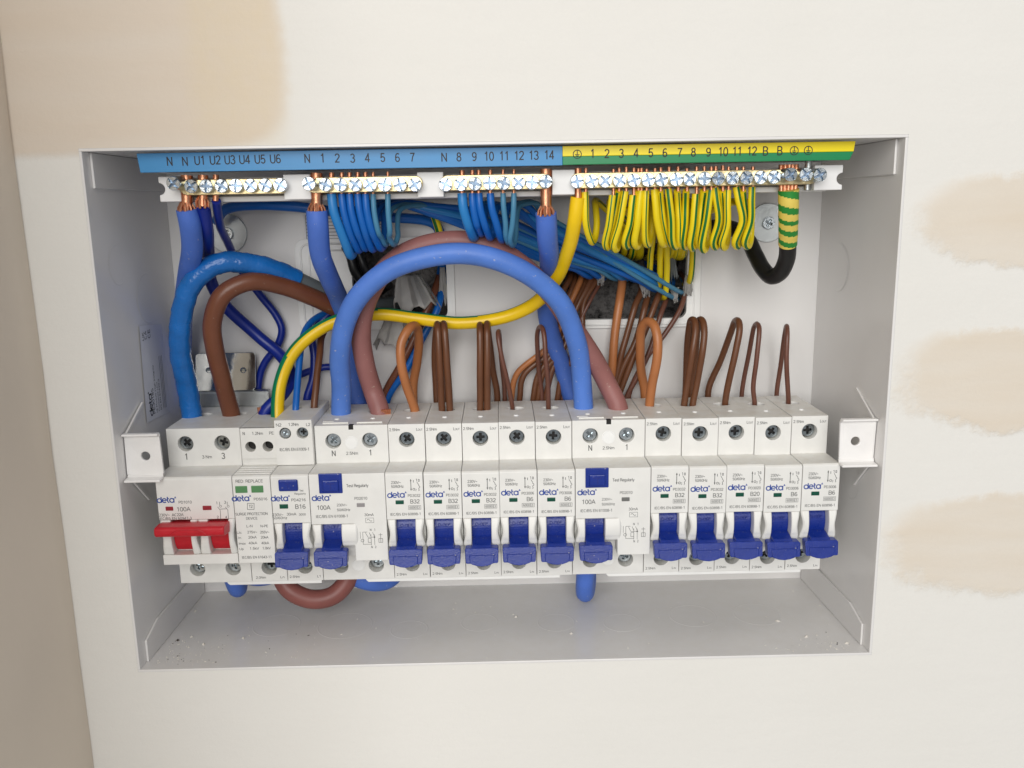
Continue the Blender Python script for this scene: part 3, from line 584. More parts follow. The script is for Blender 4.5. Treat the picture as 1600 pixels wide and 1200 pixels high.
def symbol(mb, x, z, y=PY):                     # little switch symbol with travel arrow
    mb.stroke([(x, z-3.3), (x, z-8.8)], .28, y)
    mb.quad([(x-.4, y, z-4.2), (x+.4, y, z-4.2), (x, y, z-3.2)]); mb.quad([(x-.4, y, z-7.9), (x+.4, y, z-7.9), (x, y, z-8.9)])
    mb.stroke([(x+1.2, z-3.7), (x+1.2, z-4.9)], .25, y); mb.stroke(arcpts(x+1.3, z-8.2, .5, 0, 360, 10)[:-1], .22, y, closed=True)
    mb.stroke([(x+2.4, z-3.4), (x+2.75, z-3.2), (x+2.75, z-4.4)], .2, y); mb.stroke([(x+3.5, z-3.4), (x+4.0, z-3.4), (x+4.0, z-4.4), (x+3.5, z-4.4)], .2, y, closed=True)
    mb.stroke([(x+2.8, z-4.7), (x+3.7, z-6.2)], .22, y); mb.stroke([(x+3.6, z-6.3)]+arcpts(x+3.6, z-7.1, .55, 90, -90, 6), .22, y)
    mb.stroke([(x+3.6, z-7.7), (x+3.6, z-8.3)]+arcpts(x+3.4, z-8.6, .4, 60, -90, 5), .22, y); text(mb, '2', x+2.0, z-9.0, y, .95)

def breaker(x0, amps, code, first=True):
    E = empty('circuit_breaker', (x0+MOD/2, YBK, ZL)); x1 = x0+MOD
    m = MB(); base(m, x0, x1, 1); nose(m, x0, x1, 'toggle'); cheek(m, x0+4.1, x0+.2); cheek(m, x1-4.3, x1-.2)
    m.build('housing', ['plastic', 'dark_hole'], E, merge=.002, bevel=.3)
    blue_toggle(x0+8.75, E)
    place('terminal_screw', SCREW_T, E, (x0+MOD/2, YT+3.2, 31.8), (0, random.uniform(0, 1.5), 0))
    place('terminal_screw', SCREW_T, E, (x0+MOD/2, YT+4.5, -32.2), (0, random.uniform(0, 1.5), 0))
    pad('status_window', x0+4.5, x0+8.4, 5.5, 7.5, 'win_green', E)
    nub(x0+MOD/2, E)
    m = MB(); logo(m, x0+1.0, 8.9, 8.7, PY); m.build('logo', 'logo', E)
    breaker_print(x0, amps, code, E)
    return E
def breaker_print(x0, amps, code, E):
    m = MB(); z = NT
    text(m, '230V~', x0+2.8, z-5.4, PY, 1.3, 4.6); text(m, '50/60Hz', x0+2.8, z-7.3, PY, 1.25, 5.8); symbol(m, x0+12, z)
    text(m, code, x0+10.3, z-11.9, PY, 1.25, 5.9); text(m, amps, x0+15.8, z-15.1, PY, 1.85, 4.5 if len(amps) > 2 else 3.2, 'r')
    text(m, '6000', x0+10.9, z-17.7, PY, 1.15, 3.2); m.stroke([(x0+10.5, z-18.05), (x0+14.4, z-18.05), (x0+14.4, z-16.2), (x0+10.5, z-16.2)], .14, PY, closed=True)
    text(m, '3', x0+15.0, z-17.7, PY, 1.15); m.stroke([(x0+14.7, z-18.05), (x0+16.2, z-18.05), (x0+16.2, z-16.2), (x0+14.7, z-16.2)], .14, PY, closed=True)
    text(m, 'IEC/BS EN 60898-1', x0+1.7, z-20.9, PY, 1.2, 14.5)
    y = YT-.06; text(m, '2.5Nm', x0+.7, 36.2, y, 1.35, 5.1); text(m, 'L', x0+13.6, 36.2, y, 1.35); text(m, 'OUT', x0+14.4, 36.2, y, .95, 2.3)
    text(m, '2.5Nm', x0+1.0, -37.9, y, 1.2, 5.0); text(m, 'L', x0+14.2, -37.9, y, 1.2); text(m, 'IN', x0+15.0, -37.9, y, .85, 1.3)
    build_print(m, E)
def build_print(m, E):
    for lo, hi in ((22.2, 999), (-22.3, 22.2), (-999, -22.3)):
        q = MB()
        for f in m.f:
            if lo <= sum(m.v[i].z for i in f)/len(f) < hi: q.add([m.v[i] for i in f], [tuple(range(len(f)))])
        if q.f: q.build('printed_text', 'print', E, merge=.0005)
def copy_tree(o, dx, skip=()):
    c = o.copy(); col.objects.link(c); c.location.x += dx*S; ORG[c] = ORG[o]+V((dx, 0, 0))
    for ch in o.children:
        if ch.name.split('.')[0] in skip: continue
        k = ch.copy(); col.objects.link(k); k.parent = c; ORG[k] = ORG[c]
        if k.name.startswith('terminal_screw'): k.rotation_euler = (0, random.uniform(0, 1.57), 0)
        for g2 in ch.children:
            q = g2.copy(); col.objects.link(q); q.parent = k
    return c
mods = [6, 7, 8, 9, 10, 13, 14, 15, 16, 17]
rate = [('B32', 'PD3032')]*3+[('B6', 'PD3006')]*2+[('B32', 'PD3032')]*2+[('B20', 'PD3020')]+[('B6', 'PD3006')]*2
# the photograph's right-hand bank reads B32, B32, B20, B6, B6
lbl = ['B32 breaker with an orange-brown wire, directly right of the left residual current device', 'B32 breaker with two brown wires, second in the left bank of five',
       'B32 breaker with two brown wires, middle one of the left bank of five', 'B6 breaker with one thin brown wire, fourth in the left bank of five',
       'B6 breaker directly left of the right-hand residual current device', 'B32 breaker with an orange-brown wire, directly right of the right residual current device',
       'B32 breaker with two brown wires, second in the right bank of five', 'only B20 breaker, middle one of the right bank of five',
       'B6 breaker second from the right end of the row', 'B6 breaker at the far right end of the row']
proto = None
for k, mi in enumerate(mods):
    x0 = X0+mi*MOD
    if proto is None: proto = breaker(x0, *rate[k]); o = proto
    else:
        o = copy_tree(proto, x0-(X0+mods[0]*MOD), skip=('printed_text',)); breaker_print(x0, *rate[k], o)
    o.location.y += random.uniform(-.25, .2)*S; o.location.z += random.uniform(-.15, .15)*S; o.rotation_euler = (random.uniform(-.003, .003), 0, random.uniform(-.002, .002))
    tag(o, 'white '+lbl[k] if not lbl[k].startswith('only') else lbl[k], 'breaker', 'circuit breakers in the row')

def rcd(x0, lb, win):
    x1 = x0+2*MOD; E = empty('residual_current_device', ((x0+x1)/2, YBK, ZL)); tag(E, lb, 'breaker', 'residual current devices in the row')
    m = MB(); base(m, x0, x1, 2); m.slab([(x0+.13, NT), (x1-.13, NT), (x1-.13, NB), (x0+19.9, NB), (x0+19.9, -3.6), (x0+.13, -3.6)], YN, YT-YN+.02); m.box(x0+.13, x0+19.8, 14, YT+.02, NB, -3.7)
    cheek(m, x0+4.6, x0+.2, -3.7); cheek(m, x0+14.0, x0+21.6, -3.7, -14.6, .0, 14.2)
    m.box(x0+3, x0+8.5, 32.5, 33.2, ZU-.05, ZU+.5); m.box(x0+3.5, x0+16, 29, 30.6, ZU-.05, ZU+.7); m.box(x0+20, x0+32.5, 29, 30.6, ZU-.05, ZU+.7)
    m.build('housing', ['plastic', 'dark_hole'], E, merge=.002, bevel=.3)
    m = MB(); m.box(x0+16.6, x0+18.9, YT-.05, YT+2.5, ZU-2.1, ZU+.04); m.build('notch_shade', 'dark_hole', E)  # solid dark block gives the notch's shade as colour; nothing is cut
    blue_toggle(x0+9.2, E, 9.2)
    for kx in (.5, 1.5):
        place('terminal_screw', SCREW_Z, E, (x0+kx*MOD, YT+3.0, 31.8), (0, random.uniform(0, 1.5), 0)); place('terminal_screw', SCREW_Z if kx > 1 else SCREW_T, E, (x0+kx*MOD, YT+5, -32.2), (0, random.uniform(0, 1.5), 0)); nub(x0+kx*MOD, E)
    plug(x0+MOD, 30.9, E); plug(x0+MOD, -31.6, E)
    b = pad('test_button', x0+4.7, x0+15.6, 11.6, 21.3, 'toggle_blue', E, proud=.5, bev=.7)
    m = MB(); m.box(x0+6.5, x0+14, YN-1.3, YN, 12.6, 18.2); m.build('button_cap', 'toggle_blue', b, bevel=.6)
    m = MB(); m.stroke([(x0+8.4, 16.6), (x0+12.2, 16.6)], .6, YN-1.34); m.stroke([(x0+10.3, 16.5), (x0+10.3, 13.6)], .6, YN-1.33); m.build('embossed_text', 'toggle_blue_text', b)
    pad('status_window', x0+21.7, x0+25.5, 4.6, 6.6, win, E)
    m = MB(); logo(m, x0+1.2, 8.2, 8.7, PY); m.build('logo', 'logo', E)
    m = MB(); z = NT
    text(m, 'Test Regularly', x0+17.4, 14.4, PY, 1.45, 10.2); text(m, 'PD2010', x0+20.8, 8.2, PY, 1.3, 6.0)
    text(m, '100A', x0+3.0, 3.7, PY, 2.0, 6.4); text(m, '230V~', x0+12.4, 5.2, PY, 1.2, 4.8); text(m, '50/60Hz', x0+12.4, 2.8, PY, 1.2, 6.2)
    text(m, 'IEC/BS EN 61008-1', x0+2.3, -.3, PY, 1.3, 15.2); text(m, '30mA', x0+25.0, .1, PY, 1.25, 4.4)
    m.stroke([(x0+25.5, -3.2), (x0+29.3, -3.2), (x0+29.3, -.9), (x0+25.5, -.9)], .14, PY, closed=True); m.stroke([(x0+26.1+i*.3, -2+.5*math.sin(i*.75)) for i in range(9)], .2, PY)
    X = lambda a: x0+22.6+a; q = PY
    text(m, 'N', X(4.6), -7.3, q, 1.1); text(m, '1', X(6.6), -7.3, q, 1.1); text(m, 'N', X(4.8), -15.9, q, 1.1); text(m, '2', X(6.6), -15.9, q, 1.1)
    for pts in ([(X(0), -7.6), (X(0), -11)], [(X(1.2), -7.8), (X(1.2), -13.9), (X(5), -13.9)], [(X(1.2), -7.8), (X(3.4), -7.8)], [(X(2.4), -8.0), (X(3.6), -10.4), (X(6.5), -10.4)], [(X(5), -9), (X(5), -14.4)], [(X(6.6), -9), (X(6.6), -14.4)],
                [(X(3.6), -11), (X(5), -11), (X(5), -13), (X(3.6), -13), (X(3.6), -11)], [(X(8.6), -11.2), (X(10.4), -11.2), (X(10.4), -13.1), (X(8.6), -13.1), (X(8.6), -11.2)], [(X(9.5), -8.5), (X(9.5), -13)], [(X(8.6), -9.3), (X(10.4), -9.3)], [(X(4.2), -8), (X(4.9), -9.8)], [(X(5.8), -8), (X(6.5), -9.8)]):
        m.stroke(pts, .17, q)
    m.stroke(arcpts(X(.9), -12, .7, 0, 360, 12)[:-1], .17, q, closed=True); m.stroke(arcpts(X(6.6), -10.4, .25, 0, 360, 8)[:-1], .3, q, closed=True)
    y = YT-.06; text(m, 'N', x0+.5*MOD, 24.4, y, 2.7, align='c'); text(m, '1', x0+1.5*MOD, 24.4, y, 2.7, align='c'); text(m, '2.5Nm', x0+MOD, 24.9, y, 1.45, 5.8, 'c')
    build_print(m, E)
rcd(X0+4*MOD, 'two-pole residual current device with big blue test button, beside the left bank of breakers', 'win_grey')
rcd(X0+11*MOD, 'two-pole residual current device with big blue test button, between the two banks of breakers', 'win_dgrey')

# main switch
x0 = X0; x1 = x0+2*MOD; E = empty('main_switch', ((x0+x1)/2, YBK, ZL)); tag(E, 'double-pole main isolator with the wide red handle at the left end', 'switch')
m = MB(); base(m, x0, x1, 2, uz=32.0, slots=True); nose(m, x0, x1, 'switch', 0.2)
for a, b in ((x0+5.3, x0+.25), (x0+14.4, x0+17.75), (x0+22.6, x0+17.85), (x0+32, x1-.25)): cheek(m, a, b, .1, -17.1, .9)
m.build('housing', ['plastic', 'dark_hole'], E, merge=.002, bevel=.3)
m = MB()
for a, b in ((5.5, 14.2), (22.8, 31.8)): m.prism([(20.6+11.4*math.cos(math.radians(d)), -8.6+11.4*math.sin(math.radians(d))) for d in range(138, 228, 6)]+[(22, -17.2), (22, -.5)], x0+a, x0+b)
tg = m.build('toggle', 'red', E, bevel=.3)
m = MB(); pr = [(13, -1.6), (4, -.2), (-.6, -.3), (-1.6, -1.1), (-1.8, -3.6), (-.9, -4.9), (3, -5.5), (12, -6.4)]
m.prism(pr, x0+.9, x0+32.9); hb = m.build('handle_bar', 'red', tg, bevel=.7, seg=3)
m = MB(); cx = x0+16.5; zz = -3.7
outl = [(cx-8.3, zz)]+[(cx-8.3+16.6*i/16, zz+3.3*(1-abs(2*i/16-1)**4)) for i in range(17)]+[(cx+8.3, zz)]
m.tube([V((a, -1.75, zz+(b-zz)*.75)) for a, b in outl], .3, 8); m.tube([V((cx-6, -1.75, zz+.9)), V((cx+6, -1.75, zz+.9))], .25, 8); m.build('handle_moulding', 'red', tg, smooth=60)
for kx in (.5, 1.5):
    place('terminal_screw', SCREW_T, E, (x0+kx*MOD, YT+3, 32), (0, .4+kx, 0)); place('terminal_screw', SCREW_Z, E, (x0+kx*MOD, YT+4, -32.2), (0, kx, 0))
pad('status_window', P(259, 798, YN).x, P(271, 798, YN).x, P(265, 798, YN).z, P(265, 791.5, YN).z, 'win_red', E); pad('status_window', P(317, 798, YN).x, P(331, 798, YN).x, P(325, 797, YN).z, P(325, 790, YN).z, 'win_red', E)
m = MB(); a = P(246, 785.5, PY); logo(m, a.x, a.z, 8.7, PY); m.build('logo', 'logo', E)
m = MB(); px(m, 'PD1010', 279, 300, 787, 1.3); px(m, '100A', 276, 298, 799, 1.95); px(m, '230V~  AC22A', 248.5, 287, 807, 1.3); px(m, 'IEC/BS EN 60947-3', 249, 300, 812.5, 1.2)
def pl(m, pts, wd=.2): m.stroke([(P(u, v, PY).x, P(u, v, PY).z) for u, v in pts], wd, PY)
px(m, '1', 338, 340, 788, 1.3); px(m, '3', 350, 353.5, 787, 1.3); px(m, '2', 339, 342, 810, 1.2); px(m, '4', 352, 355, 810, 1.2)
for d in (0, 12): pl(m, [(343+d, 784), (343+d, 789)]); pl(m, [(340+d, 792), (344+d, 797), (345+d, 813)]); c_ = P(344.5+d, 791, PY); m.stroke(arcpts(c_.x, c_.z, .5, 0, 360, 10)[:-1], .16, PY, closed=True)
pl(m, [(344, 795.5), (354, 795)])
y = YT-.06; text(m, '1', x0+.5*MOD, 24.2, y, 2.9, align='c'); text(m, '3', x0+1.5*MOD, 24.2, y, 2.9, align='c'); text(m, '3 Nm', x0+MOD+1, 24.6, y, 1.5, 4.8, 'c')
build_print(m, E)

# surge protection device
x0 = X0+2*MOD; x1 = x0+MOD; E = empty('surge_protector', ((x0+x1)/2, YBK, ZL)); tag(E, 'single-width surge protection device with two green windows, no toggle', 'surge protector')
m = MB(); base(m, x0, x1, 1, slots=True, upper=False); nose(m, x0, x1, 'plain'); m.quad([(x0+.13, YT, NT), (x1-.13, YT, NT), (x1-.13, YT, 24.4), (x0+.13, YT, 24.4)])
m.build('housing', ['plastic', 'dark_hole'], E, merge=.002, bevel=.3)
m = MB()
for a, b, c_ in ((x0+.4, x0+8.85, x0+4.9), (x0+8.85, x1-.3, x0+13.2)): m.hole((0, YT-1.2, 0), XV, ZV, YV, (a, b, 24.3, ZU-.2), (c_, 30.2), 2.55, 5)
m.quad([(x0+.4, YT-1.2, 24.3), (x1-.3, YT-1.2, 24.3), (x1-.3, YT+.1, 24.3), (x0+.4, YT+.1, 24.3)]); m.quad([(x0+.4, YT-1.2, ZU-.2), (x1-.3, YT-1.2, ZU-.2), (x1-.3, YT+.1, ZU-.2), (x0+.4, YT+.1, ZU-.2)])
for xx in (x0+.4, x1-.3): m.quad([(xx, YT-1.2, 24.3), (xx, YT+.1, 24.3), (xx, YT+.1, ZU-.2), (xx, YT-1.2, ZU-.2)])
m.build('plug_in_terminal', ['plastic', 'dark_hole'], E, merge=.002, bevel=.15)
for i in range(4):
    m = MB(); m.box(x0+.6, x1-.5, YN+3+i*3.2, YN+4.1+i*3.2, NT-.05, NT+.35); m.build('moulded_rib', 'plastic', E, bevel=.1)
place('terminal_screw', SCREW_T, E, (x0+MOD/2, YT+5, -32.2))
for u0, u1 in ((368, 387), (393, 412)): pad('status_window', P(u0, 770, YN).x, P(u1, 770, YN).x, P(390, 770, YN).z, P(390, 759, YN).z, 'win_lightgreen', E, bev=.5)
m = MB(); a = P(363, 783, PY); logo(m, a.x, a.z, 8.7, PY); m.build('logo', 'logo', E)
m = MB()
for s_, u0, u1, v, cp in (('RED: REPLACE', 368, 411, 754.5, 1.4), ('PD5016', 396.5, 418, 782, 1.25), ('T2', 389, 395, 793.5, 1.4), ('SURGE PROTECTION', 368, 418.5, 805.5, 1.25), ('DEVICE', 384.5, 402.5, 812, 1.2), ('L-N', 385, 395, 824, 1.2), ('N-PE', 407, 419, 824, 1.2),
    ('Uc', 370, 378, 834, 1.1), ('275V~', 386.5, 402, 833.5, 1.2), ('255V~', 406.5, 421, 833.5, 1.2), ('In', 372, 377, 842, 1.1), ('20kA', 388, 401, 841.5, 1.2), ('20kA', 407.5, 419.5, 841.5, 1.2),
    ('Imax', 373, 384, 851, 1.1), ('40kA', 388.5, 402, 850.5, 1.2), ('40kA', 408.5, 420.5, 850.5, 1.2), ('Up', 374, 381, 859.5, 1.1), ('1.5kV', 390, 405, 859, 1.2), ('1.0kV', 410, 423, 858.5, 1.2), ('IEC/BS EN 61643-11', 378, 425, 873, 1.2)): px(m, s_, u0, u1, v, cp)
pl(m, [(386.5, 796), (386.5, 786.5), (397, 786.5), (397, 796), (386.5, 796)], .2)
y = YT-1.26; text(m, 'N', x0+1.6, 36.1, y, 1.5); text(m, '1.2Nm', x0+6.0, 36.1, y, 1.4, 5.4); text(m, 'PE', x0+14.2, 36.1, y, 1.4, 2.3); text(m, '2.0Nm', x0+2, -37.9, YT-.06, 1.2, 5); text(m, 'Ln', x0+14, -37.9, YT-.06, 1.2, 2.2)
build_print(m, E)

# combined breaker with a small test button
x0 = X0+3*MOD; x1 = x0+MOD; E = empty('residual_current_breaker', ((x0+x1)/2, YBK, ZL)); tag(E, 'single-width B16 breaker with small blue test button, left of the first two-pole device', 'breaker')
m = MB(); base(m, x0, x1, 1, slots=False, upper=False); nose(m, x0, x1, 'toggle', -2.6); cheek(m, x0+4.1, x0+.2, -2.7); cheek(m, x1-4.3, x1-.2, -2.7)
m.build('housing', ['plastic', 'dark_hole'], E, merge=.002, bevel=.3)
m = MB(); zb, zt, yf = NT+.2, 43.4, YT-3
for a, b, c_ in ((x0-.3, x0+8.85, x0+4.6), (x0+8.85, x1-.2, x0+12.8)):
    m.hole((0, yf, 0), XV, ZV, YV, (a, b, zb, zt), (c_, 36.9), 2.75, 6); m.hole((0, 0, zt), XV, YV, -ZV, (a, b, yf, 66), ((a+b)/2+.3, 50), (2.4, 2.6), 6); m.quad([(a, yf, zb), (b, yf, zb), (b, YT+.4, zb), (a, YT+.4, zb)])
for xx in (x0-.3, x1-.2): m.quad([(xx, yf, zb), (xx, 66, zb), (xx, 66, zt), (xx, yf, zt)])
m.quad([(x0-.3, 66, zb), (x1-.2, 66, zb), (x1-.2, 66, zt), (x0-.3, 66, zt)])
m.build('terminal_block', ['plastic', 'dark_hole'], E, merge=.002, bevel=.35)
blue_toggle(x0+8.75, E)
place('terminal_screw', SCREW_S, E, (x0+4.6, yf+.8, 36.9), (0, .5, 0)); place('terminal_screw', SCREW_SD, E, (x0+12.8, yf+3, 36.9)); place('terminal_screw', SCREW_T, E, (x0+MOD/2, YT+5, -32.2))
b = pad('test_button', x0+3.8, x0+12.8, 13.2, 18.8, 'toggle_blue', E, proud=1.0, bev=.9); m = MB(); m.stroke([(x0+6.9, 17), (x0+9.5, 17)], .4, YN-1.04); m.stroke([(x0+8.2, 17), (x0+8.2, 14.6)], .4, YN-1.03); m.build('embossed_text', 'toggle_blue_text', b)
a = P(437, 795, YN); b2 = P(450, 787.5, YN); pad('status_window', a.x, b2.x, a.z, b2.z, 'win_green', E)
m = MB(); a = P(424, 783, PY); logo(m, a.x, a.z, 8.6, PY); m.build('logo', 'logo', E)
m = MB()
for s_, u0, u1, v, cp in (('PD4216', 455, 478, 783.5, 1.3), ('B16', 461, 478, 795, 2.0), ('230V~', 425.5, 443, 806.5, 1.25), ('30mA', 448, 463, 805.5, 1.25), ('50/60Hz', 426, 449, 811.5, 1.2), ('3000', 467, 478, 805.5, 1.0), ('Test', 468, 474, 768, .9), ('Regularly', 460, 478, 773, .9)): px(m, s_, u0, u1, v, cp)
y = yf-.06; text(m, 'N2', x0+.5, 40.4, y, 1.45, 2.7); text(m, '1.2Nm', x0+6.4, 40.6, y, 1.4, 5); text(m, 'L2', x0+14.8, 40.4, y, 1.4, 2.1); text(m, 'IEC/BS EN 61009-1', x0+1.4, 28.3, y, 1.4, 14.3); text(m, '2.5Nm', x0+1, -37.9, YT-.06, 1.2, 5); text(m, 'L1', x0+14.6, -37.9, YT-.06, 1.2, 2.0)
build_print(m, E)

# busbar covers below the row
for u0, u1, lb in ((355, 503, 'short white busbar cover strip below the main switch end'), (572, 875, 'long white busbar cover strip below the left bank of breakers'), (947, 1250, 'long white busbar cover strip below the right bank of breakers')):
    a, b = P(u0, 905, YT+2), P(u1, 905, YT+2)
    m = MB(); m.slab([(a.x+1.2, ZL-2.3), (b.x, ZL-2.3), (b.x, ZL-.15), (a.x, ZL-.15), (a.x, ZL-1.1)], YT+1.6, 22)
    tag(m.build('busbar_cover', 'plastic2', bevel=.3), lb, 'busbar cover', 'busbar covers under the devices')
# mounting rail
m = MB(); m.box(X0-3, X0+18*MOD+3, 73.2, 74.2, -17.5, 17.5); r_ = empty('mounting_rail', (0, 74, -17)); m.build('rail', 'zinc', r_)
a, b = P(303, 553, 77), P(402, 608, 77)
m = MB(); m.slab(rrect(a.x, b.x, b.z, a.z, 2.2, 4), lambda z: 74.6+(z-b.z)*.2, 1.2); pb = m.build('upright_plate', 'chrome', r_, bevel=.25)
for u in (326, 380): c_ = P(u, 579, 76.4); m = MB(); yh = 74.55+(c_.z-b.z)*.2; m.ring((c_.x, yh, c_.z), XV, ZV, -YV, .9, 1.7, .3, n=20); m.disc((c_.x, yh, c_.z), XV, ZV, YV, .9, .1, n=16); m.build('punched_hole', 'screw_dark', pb, smooth=40)
m = MB(); m.prism([(76.4, b.z+.2), (73, b.z-.3), (72.6, b.z-1), (72.6, 38), (73.4, 38), (73.6, b.z-1.2), (76.4, b.z-.8)], a.x+1.5, P(421, 615, 74).x); m.build('lower_flange', 'zinc', r_, bevel=.2)
tag(r_, 'shiny steel rail bracket standing behind the main switch', 'rail')

# ------------------------------------------------------------------ terminal bar
TB = empty('terminal_bar', (0, 30, 146)); tag(TB, 'white terminal carrier with four brass bars under a blue and green-yellow label strip', 'terminal bar')
tb_l, tb_r = P(250, 290, 16), P(1314, 280, 16)
m = MB(); m.box(tb_l.x+4, tb_r.x-4, 27, 40, 145.2, 156.0); m.box(tb_l.x+4, tb_r.x-4, 22.5, 27, 145.2, 147.6); m.build('carrier', 'carrier', TB, bevel=.4)
m = MB(); m.box(-100, -88, 40, D, 147, 154); m.box(95, 107, 40, D, 147, 154); m.build('carrier_arm', 'carrier', TB)
for u0, u1 in ((248, 281), (443, 485), (652, 693), (863, 898), (1272, 1316)):
    a, b = P(u0, 290, 15), P(u1, 290, 15); z0, z1 = 145.6, 156.4; pts = [(a.x, z0), (b.x, z0), (b.x, z1), (a.x, z1)]
    if u0 == 248: pts = [(a.x, z0), (b.x, z0), (b.x, z1), (a.x, z1)]+arcpts(a.x, 151.1, 2.6, 90, -90, 8)
    if u0 == 1272: pts = [(a.x, z0), (b.x, z0)]+arcpts(b.x, 150.4, 2.6, 270, 90, 8)+[(b.x, z1), (a.x, z1)]
    m = MB(); m.slab(pts, 15, 12); m.build('carrier_block', 'carrier', TB, bevel=.35)
# label strip
sy = 6.5; A, B = P(213, 240, sy), P(1337, 222, sy); zt, zb = 165.9, 157.9; xm = P(879, 250, sy).x
def stripz(x0, x1, z0, z1, name, mt, y=sy, th=1.4, sl=0, sr=0):
    m = MB(); m.slab([(x0+sl, z0), (x1-sr, z0), (x1, z1), (x0, z1)], y, th); return m.build(name, mt, TB, bevel=.2)
bs = stripz(A.x, xm, zb, zt, 'label_strip', 'strip_blue', sl=.9); tag(bs, 'blue half of the label strip')
zm = 161.6
ys = stripz(xm+.02, B.x, zm, zt, 'label_strip', 'strip_yellow', sr=.6); tag(ys, 'yellow upper band of the label strip')
gs = stripz(xm+.02, B.x-.6, zb+.15, zm-.02, 'label_strip', 'strip_green', sr=1.6); tag(gs, 'green lower band of the label strip')
m = MB(); m.box(A.x+3, B.x-3, sy+1.5, 30, zb+.6, zb+1.8); m.build('strip_support', 'carrier', TB)
m = MB(); sy2 = sy-.06
for s_, u, v in [('N', 265, 252), ('N', 289, 252), ('U1', 312, 250.5), ('U2', 336, 250), ('U3', 359, 249.5), ('U4', 382, 249), ('U5', 406, 248.5), ('U6', 430, 248), ('N', 480, 247.5), ('1', 504, 247), ('2', 527, 247), ('3', 551, 247), ('4', 574, 246.5), ('5', 598, 246), ('6', 621, 246), ('7', 644, 245.5),
    ('N', 694, 245.5), ('8', 717, 245), ('9', 741, 244.5), ('10', 764, 244), ('11', 788, 243.5), ('12', 811, 243), ('13', 834, 242.5), ('14', 858, 242), ('1', 926, 240), ('2', 948.5, 240), ('3', 971, 239.5), ('4', 994, 239), ('5', 1017, 238.5), ('6', 1039, 238.5), ('7', 1062, 238), ('8', 1083.5, 237.5), ('9', 1107, 237.5), ('10', 1130, 237), ('11', 1152, 236.5), ('12', 1175, 236), ('B', 1196, 236), ('B', 1218.5, 235.5)]:
    p = P(u, v, sy2); text(m, s_, p.x, p.z-1.85, sy2, 3.6, align='c')
for u, v in ((902, 241), (1241, 235.5), (1263, 235)):
    p = P(u, v, sy2); m.stroke(arcpts(p.x, p.z, 1.75, 0, 360, 20)[:-1], .35, sy2, closed=True); m.stroke([(p.x, p.z+1.75), (p.x, p.z-.1)], .35, sy2-.01)
    for dz, hw in ((-.1, 1.0), (-.6, .65), (-1.05, .3)): m.stroke([(p.x-hw, p.z+dz), (p.x+hw, p.z+dz)], .28, sy2-.02)
m.build('printed_text', 'print_dark', TB)
bars = [((280, 449), [(270, 286.5, 1)]+[(u, v, 0) for u, v in zip((298, 321.5, 345.5, 368, 391, 414, 437.5), (291, 291, 290.5, 290, 290, 289.5, 289))]),
        ((479, 661), [(482, 287, 1)]+[(u, 288.5, 0) for u in (508, 531.5, 555, 578, 601, 625, 648)]),
        ((688, 863), [(u, v, 0) for u, v in zip((696, 720, 742, 765, 787, 810, 831.5, 853), (288, 287.5, 287, 286, 286, 285.5, 285, 283.5))]),
        ((892, 1276), [(u, 283.5-(u-902)*.022, 0) for u in (902, 925, 946, 968.5, 991, 1013, 1034, 1057, 1078, 1101, 1123, 1145, 1167, 1189, 1210)]+[(1236, 272.5, 1), (1260, 272.5, 1), (1282, 273, 1)])]
for (u0, u1), scr in bars:
    a, b = P(u0, 290, 14), P(u1, 290, 14); z0, z1 = 148.2, 154.9
    zc = (z0+z1)/2; r = (z1-z0)/2; m = MB()
    m.slab([(b.x-r+r*math.cos(math.radians(t_)), zc+r*math.sin(math.radians(t_))) for t_ in range(-90, 91, 15)]+[(a.x+r+r*math.cos(math.radians(t_)), zc+r*math.sin(math.radians(t_))) for t_ in range(90, 271, 15)], 13.8, 8.2)
    bo = m.build('brass_bar', 'brass', TB, bevel=.3)
    for u, v, h in scr:
        yy = (6.4 if h else 10.2)+random.uniform(-.5, .5); p = P(u, v, yy); place('bar_screw', SCREW_B, bo, p, (random.uniform(-.05, .05), random.uniform(0, 1.57), random.uniform(-.05, .05)))

# ------------------------------------------------------------------ cables
def stripe_fn(width, a0, tw=0.0):
    def f(s_, a, L): 
        d = (a-a0-tw*(1-s_/L)+math.pi) % (2*math.pi)-math.pi
        return 1 if abs(d) < width else 0
    return f
def cable(name, label, cat, pts, r, mats, group=None, seg=14, mf=None, rad=None, step=1.6, exact=False):
    m = MB(); p = spline(pts, step); f1, f2 = random.uniform(0, 6), random.uniform(0, 6); Ln = len(p)
    for i in range(Ln):                      # hand-bent wire is never quite even
        e = min(1, i/12, (Ln-1-i)/12); p[i] = p[i]+V((math.sin(i*.13+f1)*.3+math.sin(i*.31+f2)*.1, 0, math.sin(i*.19+f2)*.2))*e
    m.tube(p, rad if rad else r, seg, 0, mf)
    E = empty(name, p[0]); m.build('insulation', mats, E, smooth=60)
    tag(E, label, cat, group); return E, p
def bar_end(E, u, v0, v1, r, y=18, bare_up=True, strands=0, rins=0, ztop=157.0):
    """bare copper running through the bar: from above it down to the insulation"""
    a, b = P(u, v1, y), P(u, v0, y); m = MB()
    top = V((b.x, y, ztop)) if bare_up else b
    m.tube([top, (top+a)/2, a], r, 10)
    for k in range(strands):
        t_ = 2*math.pi*k/strands; d = V((math.cos(t_), math.sin(t_), 0))
        m.tube([a+d*r*.7+V((0, 0, 4)), a+d*(r*.9+rins*.2)+V((0, 0, 1.6)), a+d*rins*.78+V((0, 0, -1.0))], .62, 6)
    m.build('bare_conductor', 'copper', E, smooth=50)
def dn(p, dz): return V((p.x, p.y, p.z-dz))
def hole_end(u, v, z=39.5): p = H(u, v, z); return [p, dn(p, 5)]

